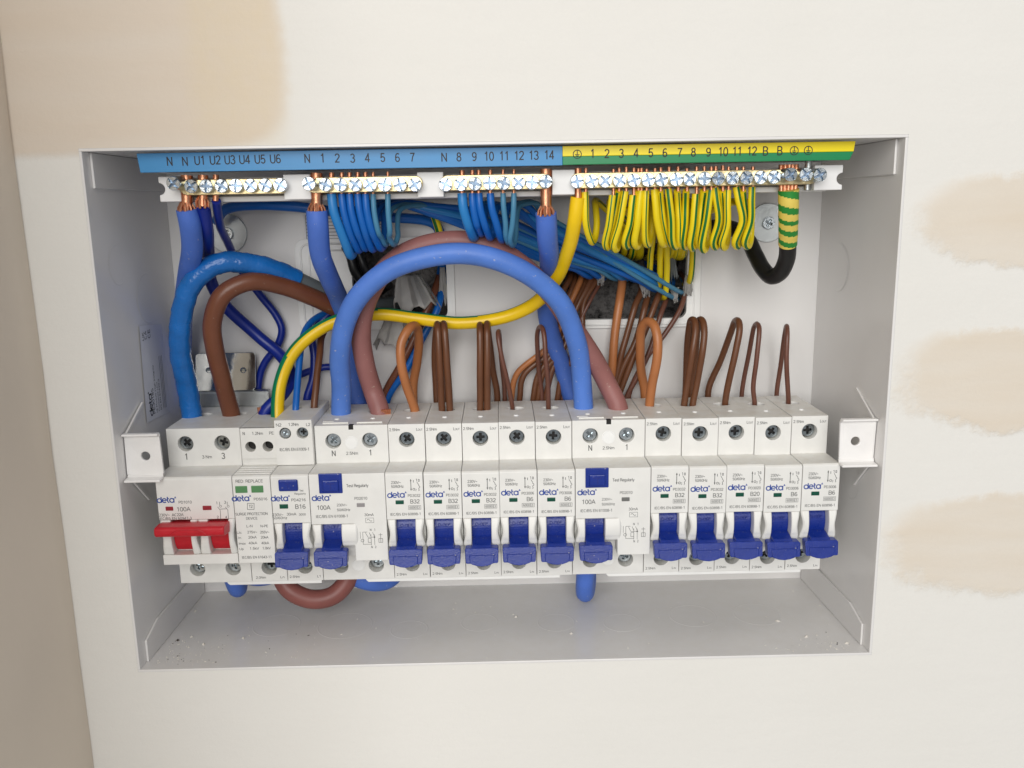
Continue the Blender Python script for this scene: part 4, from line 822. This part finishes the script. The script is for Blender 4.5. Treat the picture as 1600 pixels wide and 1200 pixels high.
# the thick ones
big = 'thick cables linking bars and devices'
def lower_loop(x, xe, zb, y1=45):   # under the devices, from the back up into a lower terminal
    return [V((x, 78.5, 10)), V((x, 78.5, -20)), V((x, 76, -36)), V((x*.7+xe*.3, 68, zb)), V((xe, 54, zb)), V((xe, y1, ZL+1)), V((xe, y1, ZL+5))]
def tape_r(r0):
    def f(s_, a, L):
        ph = (s_/8.5+a/(2*math.pi)) % 1.0
        return r0*(1+.085*(1-ph)+.012*math.sin(s_*.5+3*a)+.008*math.sin(s_*1.3-2*a))
    return f
tA = [P(292, 601, 50), P(281.5, 548, 44), P(284, 492, 40), P(301, 442, 38), P(343, 411, 40), P(400, 414, 46), P(440, 426, 53), P(464, 437, 58)]
m = MB(); E = empty('taped_cable', H(300, 650)); full = spline(hole_end(300, 650)[::-1]+tA+[P(500, 454, 65), P(545, 474, 75), P(595, 478, 92), P(640, 470, 112)])
cut = min(range(len(full)), key=lambda i: (full[i]-P(464, 437, 58)).length)
m.tube(full[:cut+1], tape_r(4.85), 24); m.build('tape_wrap', 'tape_blue', E, smooth=28)
m = MB(); m.tube(full[cut-1:], 4.2, 18); m.build('insulation', 'grey_sheath', E, smooth=60)
tag(E, 'thick grey cable wrapped in bright blue tape, arching from the main switch', 'cable', big)
E, _ = cable('thick_cable', 'thick glossy brown cable arching from the main switch to the back opening', 'cable', hole_end(362, 648)[::-1]+[P(350, 602, 48), P(335.5, 548, 42), P(331, 503, 39), P(349, 460, 38), P(392, 440, 42), P(440, 447, 50), P(490, 465, 59), P(540, 488, 72), P(585, 498, 92), P(630, 495, 114)], 4.45, 'brown', big, 18)
E, _ = cable('thick_cable', 'thick violet-blue cable hanging from the far left brass bar behind the taped cable', 'cable', [P(292, 327, 18), P(297, 352, 20), P(300, 385, 28), P(296, 425, 42), P(287, 475, 60), P(284, 540, 74), P(291, 610, 78)]+lower_loop(-146, -141, P(345, 925, 60).z+4.8), 4.8, 'bar_blue', big, 18)
bar_end(E, 292, 275, 330, 2.6, strands=9, rins=4.8)
E, _ = cable('thick_cable', 'thick violet-blue cable hanging from the second brass bar, behind the big arcs', 'cable', [P(495, 329, 18), P(497, 355, 19), P(501, 395, 26), P(512, 430, 40), P(530, 470, 60), P(545, 520, 74), P(552, 580, 78), P(556, 625, 78)]+lower_loop(-66, -58, -43), 4.8, 'bar_blue', big, 18)
bar_end(E, 495, 273, 331, 2.6, strands=9, rins=4.8)
E, _ = cable('thick_cable', 'thick violet-blue cable hanging from the third brass bar, passing behind the yellow cable', 'cable', [P(853, 333, 18), P(855, 365, 22), P(859, 400, 36), P(858, 440, 56), P(853, 480, 68), P(861, 522, 75), P(880, 573, 78), P(893, 620, 78.5)]+lower_loop(48, 44.5, P(917, 931, 60).z+4.8), 4.8, 'bar_blue', big, 18)
bar_end(E, 853, 268, 335, 2.6, strands=11, rins=4.8)
E, _ = cable('thick_cable', 'thick soft blue cable in a big front arc between the two residual current devices', 'cable', hole_end(533, 646)[::-1]+[P(533, 605, 49), P(530, 555, 42), P(538, 508, 36), P(566, 458, 30), P(615, 418, 26), P(685, 398, 24), P(757, 401, 24), P(825, 427, 27), P(872, 470, 33), P(899, 530, 42), P(909, 585, 50)]+hole_end(912, 637), 4.95, 'arc_blue', big, 22)
E, _ = cable('thick_cable', 'thick mauve-brown cable arching behind the big blue arc', 'cable', hole_end(594, 645)[::-1]+[P(583, 612, 54), P(571, 566, 51), P(564, 520, 48), P(572, 472, 44), P(599, 424, 41), P(642, 391, 39), P(700, 377, 38), P(757, 383, 38), P(806, 408, 40), P(851, 448, 43), P(889, 500, 46), P(925, 556, 50), P(948, 600, 53)]+hole_end(966, 638), 4.9, 'mauve', big, 22)
# bare strands at the two right-hand ends and the arc ends
for u, v, w_ in ((912, 634, 14), (962, 634, 15), (598, 646, 8)):
    p = H(u, v); m = MB()
    for k in range(9):
        t_ = -1+2*k/8; m.tube([V((p.x+t_*4, p.y-2.6+abs(t_)*1.2, p.z+2.6)), V((p.x+t_*3.4, p.y-1.6, p.z-3))], .55, 6)
    own = {912: 'thick soft blue', 962: 'thick mauve', 598: 'thick mauve'}[u]
    par = [o for o in col.objects if o.parent is None and o.get('label', '').startswith(own)][0]; m.build('bare_conductor', 'copper', par, smooth=50)
E, _ = cable('thick_cable', 'thick mauve-brown cable looping below the row between two devices', 'cable', [P(437, 870, 46), P(440, 900, 45), P(454, 922, 43), P(488, 936, 41), P(522, 929, 42), P(545, 903, 45), P(552, 870, 46)], 4.9, 'mauve2', big, 22)
E, _ = cable('thick_cable', 'thick blue cable just showing below the short busbar cover', 'cable', [P(372, 868, 64), P(376, 894, 64), P(398, 903, 63), P(425, 900, 63), P(450, 882, 64), P(470, 860, 64)], 4.2, 'bar_blue', big, 16)
E, _ = cable('thick_cable', 'thick blue cable looping just below the left residual current device', 'cable', [P(536, 868, 46), P(552, 898, 47), P(586, 910, 50), P(612, 902, 56), P(628, 868, 68)], 4.8, 'bar_blue', big, 16)
# main earth
E, _ = cable('earth_cable', 'long green and yellow earth cable crossing the box behind the big arcs', 'cable', [P(903, 308, 18), P(898, 345, 20), P(888, 388, 30), P(870, 432, 44), P(838, 473, 55), P(792, 495, 60), P(722, 504, 62), P(652, 498, 63), P(592, 491, 63), P(533, 499, 61), P(495, 517, 58), P(459, 550, 56), P(438, 597, 54)]+hole_end(434, 650), 3.3, ['yellow_deep', 'green_deep'], None, 24, stripe_fn(.95, 1.95, 1.2))
bar_end(E, 903, 262, 309, 1.6)
# navy pair
E, _ = cable('earth_cable', 'navy cable running from the left bar down to the surge protector', 'cable', [P(317, 321, 18), P(323, 355, 26), P(325, 395, 46), P(329, 440, 60), P(356, 482, 70), P(405, 526, 75), P(439, 556, 73), P(454, 589, 66), P(443, 615, 59), P(420, 636, 55)]+hole_end(413, 646), 3.1, 'navy', None, 14)
E.name = 'navy_cable'; bar_end(E, 317, 268, 322, 2.2, strands=7, rins=3.1)
m = MB(); p = H(412, 645)
for k in range(7): t_ = -1+k/3; m.tube([V((p.x+t_*2.2, p.y-2, p.z+3.4)), V((p.x+t_*2.0+.4, p.y-2, p.z-3))], .5, 6)
m.build('bare_conductor', 'copper', E, smooth=50)
E, _ = cable('navy_wire', 'thinner navy wire curling down behind the brown arch', 'wire', [P(338, 314, 18), P(343, 345, 30), P(356, 380, 52), P(377, 424, 70), P(406, 460, 79), P(431, 490, 81), P(441, 514, 81), P(434, 540, 81), P(414, 567, 81), P(405, 590, 81), P(402, 640, 80), V((-122, 79, 5))], 2.0, 'navy', None, 12)
bar_end(E, 337, 270, 314, 1.3)
E, _ = cable('blue_wire', 'thick blue wire running sideways behind the left end of the bars', 'wire', [P(338, 345, 74), P(352, 328, 66), P(400, 320, 60), P(455, 322, 58), P(520, 331, 60), P(600, 338, 68), P(680, 352, 76), P(690, 400, 84), P(688, 440, 100)], 2.6, 'neutral', None, 12)

# neutral wires looping from bars 2 and 3
g1 = 'blue neutral wires looping under bar terminals 1 to 7'; g2 = 'blue neutral wires looping under bar terminals 8 to 14'
ords = ['first', 'second', 'third', 'fourth', 'fifth', 'sixth', 'last']
s1 = [(518, 546, 400, 2.15, 'neutral_light'), (534, 557, 391, 1.7, 'neutral'), (546, 568, 389, 1.7, 'neutral'), (559, 580, 390, 1.7, 'neutral'), (571, 592, 388, 1.7, 'neutral'), (583, 599, 383, 1.25, 'neutral_teal'), (606, 612, 383, 1.25, 'neutral_teal')]
e1 = [(968, 431, 366), (932, 431, 380), (915, 430, 387), (985, 434, 360), (1018, 450, 348), (955, 433, 373), (1003, 442, 354)]
for i, (u, ub, vb, r, mt) in enumerate(s1):
    eu, ev, v8 = e1[i]
    pts = [P(u, 303, 18), P(u+(ub-u)*.12, 330, 18), P(u+(ub-u)*.5, 362, 20), P(ub-4, vb-12, 25), P(ub+3, vb, 31), P(ub+9, vb-14, 37), P(ub+8, 355, 42), P(ub+12, 328, 47), P(ub+40, 314+i, 54), P(675, 322+(v8-348)*.35, 58), P(740, v8-20+(v8-348)*-.2, 62), P(800, v8, 65), P(800+(eu-800)*.5, v8+(ev-v8)*.52, 70), P(eu-16, ev-10, 77), P(eu, ev, 82), P(eu+12, ev+2, 92), V((P(eu, ev, 90).x+4, 108, P(eu, ev, 90).z+6))]
    E, _ = cable('neutral_wire', '%s blue neutral wire from the left of seven looping below terminals 1 to 7' % ords[i] if i < 6 else 'last thin teal neutral wire at the right of the loops below terminals 1 to 7', 'wire', pts, r, mt, g1, 12)
    bar_end(E, u, 268, 304, r*.55)
s2 = [(722, 738, 372, 2.15, 'neutral_light'), (738, 748, 366, 1.7, 'neutral'), (748, 764, 372, 1.7, 'neutral'), (766, 781, 376, 1.7, 'neutral'), (786, 792, 380, 1.25, 'neutral_teal'), (803, 799, 384, 1.25, 'neutral_teal')]
e2 = [(1028, 446, 352), (1020, 438, 358), (1008, 430, 364), (1040, 440, 346), (1064, 456, 334), (1048, 464, 340)]
for i, (u, ub, vb, r, mt) in enumerate(s2):
    eu, ev, v8 = e2[i]
    pts = [P(u, 302, 18), P(u+(ub-u)*.15, 325, 18), P(u+(ub-u)*.6, 350, 20), P(ub-2, vb-10, 24), P(ub+3, vb, 30), P(ub+8, vb-14, 36), P(ub+9, 345, 42), P(ub+14, 322, 48), P(ub+40, 316+(v8-334)*.3, 53), P(850, v8, 58), P(850+(eu-850)*.5, v8+(ev-v8)*.5, 66), P(eu-16, ev-9, 75), P(eu, ev, 82), P(eu+10, ev+2, 92), V((P(eu, ev, 90).x+4, 108, P(eu, ev, 90).z+6))]
    E, _ = cable('neutral_wire', '%s blue neutral wire from the left of six looping below terminals 8 to 13' % ords[i] if i < 5 else 'last thin teal neutral wire of the loops left of the thick cable at terminal 14', 'wire', pts, r, mt, g2, 12)
    bar_end(E, u, 268, 303, r*.55)

# earth loops
g3 = 'green and yellow earth wires looping under the right bar'
eo = ['first', 'second', 'third', 'fourth', 'fifth', 'sixth', 'seventh', 'eighth', 'ninth', 'tenth', 'eleventh', 'twelfth', 'thirteenth', 'last']
el = [(914, 300, 916, 350, 922, 377), (957, 305, 951, 350, 946, 386), (977, 299, 968, 350, 960, 389), (989, 305, 984, 350, 978, 385), (1001, 298, 996, 350, 992, 385), (1009, 298, 1008, 345, 1010, 382), (1022, 296, 1026, 345, 1034, 381), (1044, 295, 1050, 345, 1052, 384),
      (1087, 303, 1083, 350, 1080, 388), (1110, 297, 1103, 345, 1098, 390), (1117, 293, 1123, 345, 1116, 385), (1137, 297, 1136, 350, 1128, 386), (1150, 292, 1160, 345, 1150, 385), (1175, 292, 1174, 345, 1164, 384)]
dest = [(975, 394), (1014, 440), (990, 396), (1000, 396), (1029, 445), (1018, 396), (1035, 396), (1045, 396), (1040, 460), (1079, 437), (1062, 396), (1068, 396), (1065, 396), (1060, 396)]
stp = [-.6, .2, .55, -.3, 2.6, -.15, 2.5, .45, -.4, .3, -.1, .6, -.5, .1]
allw = [e+d+(p, 0) for e, d, p in zip(el, dest, stp)]
for u, um, ub, vb, du, p in ((966, 958, 953, 384, 988, .3), (996, 989, 984, 382, 1002, -.5), (1031, 1036, 1042, 380, 1030, .2), (1058, 1060, 1061, 383, 1048, -.2), (1072, 1070, 1068, 386, 1056, .4), (1099, 1093, 1089, 384, 1060, -.3), (1128, 1130, 1123, 382, 1064, .2), (1160, 1166, 1157, 380, 1066, -.4)):
    allw.append((u, 298, um, 347, ub, vb, du, 396, p, 4))
allw.sort(key=lambda q: q[0])
eo = ['first', 'second', 'third', 'fourth', 'fifth', 'sixth', 'seventh', 'eighth', 'ninth', 'tenth', 'eleventh', 'twelfth', 'thirteenth', 'fourteenth', 'fifteenth', 'sixteenth', 'seventeenth', 'eighteenth', 'nineteenth', 'twentieth', 'twenty-first', 'last']
for i, (u, v, um, vm, ub, vb, du, dv, sp_, bk) in enumerate(allw):
    sg = 8 if u < 1060 else -3
    pts = [P(u, v, 18), P(u*.6+um*.4, v*.6+vm*.4, 18+bk), P(um, vm, 19+bk), P(ub-1, vb-7, 23+bk), P(ub+3, vb+1, 28+bk), P(ub+7, vb-8, 32.5+bk), P(ub+9, 350, 35+bk), P(ub+8, 325, 39+bk), P(ub+sg, 314, 46+bk), P(ub*.6+du*.4, 324, 58), P(du+2, 352, 66), P(du+3, dv-40, 72), P(du, dv, 80), V((P(du, dv, 90).x-1, 100, P(du, dv, 90).z-3))]
    E, _ = cable('earth_wire', '%s green and yellow earth wire from the left, looping under the right bar' % eo[i] if i < 21 else 'last green and yellow earth wire, beside the zinc washer', 'wire', pts, 1.6, ['yellow', 'green'], g3, 16, stripe_fn(.34, sp_))
    bar_end(E, u+1.5, 258, v+1, .8, ztop=157.3-random.uniform(0, 1.2))
E, _ = cable('earth_wire', 'short green and yellow earth wire glimpsed above the arcs', 'wire', [P(672, 318, 66), P(678, 335, 68), P(686, 362, 74), P(690, 400, 84), P(690, 430, 100)], 2.0, ['yellow', 'green'], None, 14, stripe_fn(.3, .4))

# black earth cable with banded tape
E = empty('black_cable', P(1228, 300, 18)); tag(E, 'black cable with green and yellow banded tape at the right end of the bar', 'cable')
full = spline([P(1232, 296, 18), P(1232, 330, 20), P(1231, 380, 28), P(1229, 405, 34), P(1219, 426, 40), P(1205, 432, 46), P(1192, 420, 52), P(1180, 398, 60), P(1166, 372, 70), P(1140, 356, 78), P(1090, 360, 80), P(1060, 385, 86), P(1050, 410, 104)], .45)
cut = min(range(len(full)), key=lambda i: (full[i]-P(1231, 383, 28)).length)
def band(s_, a, L): ph = (s_/(6.0+2.6*max(0, 1-s_/16))+a/(2*math.pi)) % 1.0; return 1 if ph < .44 else 0
m = MB(); m.tube(full[:cut+1], lambda s_, a, L: 4.55-.35*s_/L+.10*((s_/7.4+a/(2*math.pi)) % 1.0), 72, 0, band); m.build('tape_wrap', ['tape_yellow', 'tape_green'], E, smooth=40)
m = MB(); m.tube(full[cut-1:], 3.95, 18); m.build('insulation', 'black', E, smooth=60)
m = MB()
for k in range(5):
    t_ = -1+k/2; p = P(1232+t_*12, 288, 18); m.tube([V((p.x, 18+abs(t_), 157)), V((p.x, 18, 150)), V((p.x*.9+P(1232, 300, 18).x*.1, 18, 145.5))], 1.1, 8)
m.build('bare_conductor', 'copper', E, smooth=50)
m = MB(); p = P(1262, 280, 18); m.tube([V((p.x, 18, 158.5)), V((p.x, 18, 145.8))], 1.5, 12); ob = m.build('link_pin', 'zinc', TB, smooth=50)

# live wires: loops rising from the breakers
gl = 'brown live wires looping from the breakers'
def live(label, front, rear, r, mt, gname=gl):
    a = H(*front[0]); n = len(front)
    pts = [dn(a, 5), a]+[P(*p) for p in front[1:]]+[P(*p) for p in rear]
    b = pts[-1]; pts += [V((b.x, 77, min(b.z-8, 30))), V((b.x, 77.5, 8))]
    return cable('live_wire', label, 'wire', pts, r, mt, gname, 12)[0]
live('orange-brown looped wire rising beside the mauve cable, left bank', [(648, 642), (636, 605, 50), (627, 565, 48), (628, 535, 49), (640, 514, 52)], [(650, 510, 58), (654, 525, 64), (651, 565, 72), (645, 605, 76)], 2.35, 'orange')
live('left of two brown wires in the second breaker of the left bank', [(691, 641), (688, 590, 50), (685, 540, 49), (683, 512, 51)], [(682, 506, 57), (681, 520, 64), (680, 570, 74), (682, 610, 77)], 1.75, 'brown_thin')
live('right of two brown wires in the second breaker of the left bank', [(703, 641), (699, 590, 50), (696, 540, 49), (694, 512, 51)], [(693, 505, 57), (692, 520, 64), (690, 570, 74), (692, 610, 77)], 1.75, 'brown_thin')
live('left of two brown wires in the middle breaker of the left bank', [(750, 640), (750.5, 590, 50), (751, 540, 50), (751, 515, 52)], [(751, 508, 58), (753, 520, 64), (756, 570, 74), (757, 610, 77)], 1.75, 'brown_thin')
live('right of two brown wires in the middle breaker of the left bank', [(761, 640), (761.5, 590, 50), (762, 540, 50), (762, 515, 52)], [(762, 506, 58), (764, 530, 64), (769, 575, 74), (776, 612, 77)], 1.75, 'brown_thin')
live('thin brown wire leaning left in the fourth breaker of the left bank', [(801, 637), (794, 600, 53), (783, 555, 52), (778, 530, 53), (777, 520, 55)], [(778, 517, 59), (780, 530, 64), (785, 575, 74), (789, 610, 77)], 1.2, 'brown_red')
live('thin brown wire in the breaker left of the right residual current device', [(857, 636), (856, 600, 53), (851, 555, 52), (850, 528, 53), (848, 515, 55)], [(844, 511, 60), (840, 522, 66), (842, 570, 74), (846, 610, 77)], 1.25, 'brown_red')
live('orange-brown looped wire beside the right end of the mauve cable', [(1015, 634), (1019, 600, 52), (1026, 555, 50), (1026, 525, 51), (1021, 508, 54)], [(1012, 503, 58), (1003, 513, 62), (1001, 545, 68), (1003, 580, 74), (1007, 610, 77)], 2.4, 'orange')
live('left of two brown wires in the second breaker of the right bank', [(1069, 633), (1075, 595, 52), (1084, 545, 50), (1087, 515, 52), (1085, 501, 55)], [(1079, 500, 60), (1075, 520, 66), (1072, 565, 74), (1072, 605, 77)], 1.75, 'brown_thin')
live('right of two brown wires in the second breaker of the right bank', [(1082, 633), (1090, 590, 52), (1098, 545, 50), (1101, 515, 52), (1099, 502, 55)], [(1094, 500, 60), (1090, 520, 66), (1085, 565, 74), (1080, 605, 77)], 1.75, 'brown_thin')
live('brown wire leaning right in the B20 breaker', [(1133, 631), (1140, 590, 52), (1149, 545, 51), (1155, 515, 52), (1154, 503, 55)], [(1149, 502, 60), (1142, 520, 66), (1126, 565, 74), (1107, 608, 77)], 1.7, 'brown_thin')
live('thin brown wire in the breaker second from the right end', [(1179, 630), (1177, 605, 54), (1183, 560, 53), (1187, 525, 54), (1187, 512, 56)], [(1183, 506, 60), (1178, 512, 64), (1168, 560, 73), (1159, 610, 77)], 1.25, 'brown_red')
live('thin brown wire in the breaker at the right end', [(1232, 628), (1231, 600, 54), (1229, 555, 53), (1229, 520, 55)], [(1228, 509, 60), (1226, 520, 65), (1220, 570, 74), (1215, 610, 77)], 1.25, 'brown_red')
# wires into the combined breaker
def rise(label, name, top, r, mt, cat='wire', z=43.4, grp=None):
    a = H(*top[0], z); pts = [dn(a, 4), a]+[P(*p) for p in top[1:]]
    return cable(name, label, cat, pts, r, mt, grp, 12)[0]
rise('blue wire rising from the small combined breaker under the earth cable', 'neutral_wire', [(462, 640), (465, 600, 52), (469, 560, 58), (475, 525, 66), (490, 500, 76), (530, 480, 86), (580, 470, 104)], 1.75, 'neutral')
rise('brown wire rising from the small combined breaker under the earth cable', 'live_wire', [(491, 636), (495, 600, 54), (500, 555, 62), (503, 525, 70), (520, 500, 78), (560, 485, 90), (600, 470, 108)], 1.8, 'brown_thin')
cable('neutral_wire', 'dark blue wire bending down behind the small combined breaker', 'wire', [P(540, 470, 84), P(505, 500, 80), P(489, 525, 77), P(491, 555, 76), P(488, 590, 74), P(480, 618, 72), V((P(480, 618, 72).x-1, 72, 38)), V((P(480, 618, 72).x-1, 73, 20))], 2.1, 'navy', None, 12)
cable('navy_wire', 'short navy wire crossing behind the foot of the blue arc', 'wire', [P(470, 585, 80), P(495, 576, 80), P(516, 573, 80), P(545, 580, 80), P(570, 610, 80), V((P(570, 610, 80).x, 79, 10))], 1.9, 'navy', None, 12)

# wires between the back openings and the space behind the devices
gb = 'live wires dropping from the right back opening'
def drop(label, pts, r, mt, name='live_wire', grp=gb):
    q = [P(*p) for p in pts]; b = q[-1]; q = [V((q[0].x+1, 108, q[0].z+5))]+q+[V((b.x-1.5, 78.5, min(b.z-10, 28))), V((b.x-2, 79, 5))]
    return cable(name, label, 'wire', q, r, mt, grp, 12)[0]
drop('orange-brown wire dropping from the right back opening', [(972, 436, 88), (968, 470, 80), (961, 530, 77), (955, 585, 77), (950, 620, 78)], 2.3, 'orange')
drop('dark brown wire dropping beside the orange-brown one', [(1003, 455, 88), (992, 478, 81), (974, 540, 78), (962, 590, 78), (955, 622, 78)], 1.75, 'brown_thin')
drop('dark brown wire dropping below the torn sheath, nearer its centre', [(1012, 460, 88), (1007, 480, 81), (992, 535, 78), (972, 580, 78), (958, 625, 78)], 1.75, 'brown_thin')
drop('dark brown wire curving from the middle of the right opening', [(1034, 445, 88), (1022, 480, 81), (1003, 530, 78), (985, 572, 78), (965, 622, 79)], 1.7, 'brown_thin')
drop('red-brown thin wire passing behind the orange loop', [(1042, 465, 88), (1034, 490, 81), (1018, 540, 78), (1000, 580, 78), (978, 622, 79)], 1.4, 'brown_red')
drop('red-brown thin wire from the right corner of the opening', [(1072, 445, 88), (1063, 480, 81), (1040, 520, 78), (1010, 560, 78), (985, 612, 79)], 1.35, 'brown_red')
drop('thin brown wire slanting left from the right opening', [(938, 440, 88), (925, 465, 81), (908, 498, 78), (895, 540, 78), (880, 618, 79)], 1.0, 'brown_red')
for k, (u, v, u2, v2, u3) in enumerate(((925, 432, 905, 470, 812), (908, 436, 888, 478, 800), (898, 440, 878, 488, 834), (915, 440, 898, 480, 840), (890, 436, 870, 480, 852), (932, 436, 912, 474, 872))):
    drop('%s brown wire from the left end of the right opening, passing behind the arcs' % ['first', 'second', 'third', 'fourth', 'fifth', 'sixth'][k], [(u, v, 88), (u2, v2, 81), ((u2*.5+u3*.5)+14, 540, 78-(k % 2)*2), (u3+8, 585, 77), (u3, 622, 78)], 1.6, 'brown_thin' if k != 1 else 'orange')
g4 = 'wire pair dropping from the left back opening'
drop('brown wire dropping from the left back opening beside a blue one', [(684, 438, 90), (672, 475, 82), (652, 520, 79), (626, 570, 78), (600, 618, 79)], 2.0, 'brown', grp=g4)
drop('blue wire dropping from the left back opening beside a brown one', [(693, 446, 90), (684, 480, 82), (664, 520, 79), (636, 575, 78), (607, 622, 79)], 1.9, 'neutral', 'neutral_wire', g4)
gk = 'black cables entering the left back opening'
cable('black_cable', 'left one of two black cables curving into the left back opening', 'cable', [P(540, 385, 80), P(548, 400, 78), P(555, 425, 78), P(572, 446, 82), P(590, 455, 95), P(600, 450, 112)], 2.6, 'black', gk, 12)
cable('black_cable', 'right one of two black cables curving into the left back opening', 'cable', [P(553, 380, 80), P(562, 398, 78), P(569, 420, 78), P(582, 440, 84), P(598, 450, 97), P(608, 446, 112)], 2.4, 'black', gk, 12)
# torn sheaths
def torn(label, u, v, y, wd, ht, seed, lean=0, mt='torn', point=False):
    random.seed(seed); m = MB(); nu, nv = 15, 10; vs = []; c_ = P(u, v, y); fold = [random.uniform(-1, 1) for _ in range(nu+1)]; drop_ = [random.uniform(0, 1) for _ in range(nu+1)]
    for j in range(nv+1):
        for i in range(nu+1):
            a = -1.9+3.8*i/nu; t_ = j/nv
            k = (1-.75*t_) if point else (.5+.5*t_)
            L = ht*(.62+.38*drop_[i])
            vs.append(V((c_.x+wd*k*math.sin(a)*.5+lean*t_+random.uniform(-.2, .2), c_.y-wd*.3*k*math.cos(a)+fold[i]*wd*.1*(.4+t_), c_.z+ht*.5-L*t_+random.uniform(-.15, .15))))
    m.add(vs, [(j*(nu+1)+i, j*(nu+1)+i+1, (j+1)*(nu+1)+i+1, (j+1)*(nu+1)+i) for j in range(nv) for i in range(nu)])
    o = m.build('torn_sheath', mt, smooth=25); s_ = o.modifiers.new('thick', 'SOLIDIFY'); s_.thickness = .0006; tag(o, label, 'cable sheath', 'torn cable sheaths in the back openings')
torn('crumpled grey cable sheath hanging in the left back opening', 640, 462, 84, 26, 22, 1, 4)
torn('torn grey sheath hanging below the earth cable, left of the orange loop', 620, 520, 80, 19, 20, 2, -3)
torn('torn pale sheath end above the dark brown wires in the right opening', 1008, 452, 84, 8, 14, 3, 1, 'torn', True)
torn('small torn sheath end in the right corner of the right opening', 1053, 462, 83, 5.5, 9, 4, 1, 'torn', True)
torn('small torn sheath end under the blue bundle, left of the orange drop wire', 938, 434, 84, 6, 9, 5, 0, 'torn', True)
torn('pale sheath strip beside the right edge of the left back opening', 692, 450, 86, 5, 22, 6, 0)
torn('grey sheath strip by the green and yellow tails in the right opening', 1046, 415, 84, 7, 20, 8, 1, 'grey_sheath')
torn('pale sheath strip under the yellow tail at the right opening edge', 1074, 448, 83, 5, 12, 9, 0)

# plaster crumbs on the floor of the box
random.seed(11); m = MB()
for k in range(300):
    r = random.random()
    if r < .45: x = XL+5+abs(random.gauss(0, 26)); y = 3+abs(random.gauss(0, 16))
    elif r < .65: x = XR-5-abs(random.gauss(0, 20)); y = 2+abs(random.gauss(0, 8))
    else: x = random.uniform(XL+5, XR-5); y = random.uniform(1, 70)
    if not (XL+3 < x < XR-3 and 0.5 < y < 80): continue
    s_ = random.choice((.12, .16, .2, .25, .35)) if random.random() < .97 else .9
    a = random.uniform(0, 3); d1 = V((math.cos(a), math.sin(a), 0))*s_*random.uniform(.8, 2.2); d2 = V((-math.sin(a), math.cos(a), 0))*s_; p = V((x, y, ZB+.02))
    m.add([p-d1, p+d2, p+d1, p-d2, p+V((0, 0, s_))], [(0, 1, 4), (1, 2, 4), (2, 3, 4), (3, 0, 4), (0, 3, 2, 1)], 1 if (random.random() < .16 and r < .65) else 0)
o = m.build('plaster_crumbs', ['chip', 'chip_dark']); tag(o, 'scattered plaster crumbs on the floor of the box', 'crumbs', kind='stuff')
# every empty root keeps a plain transform
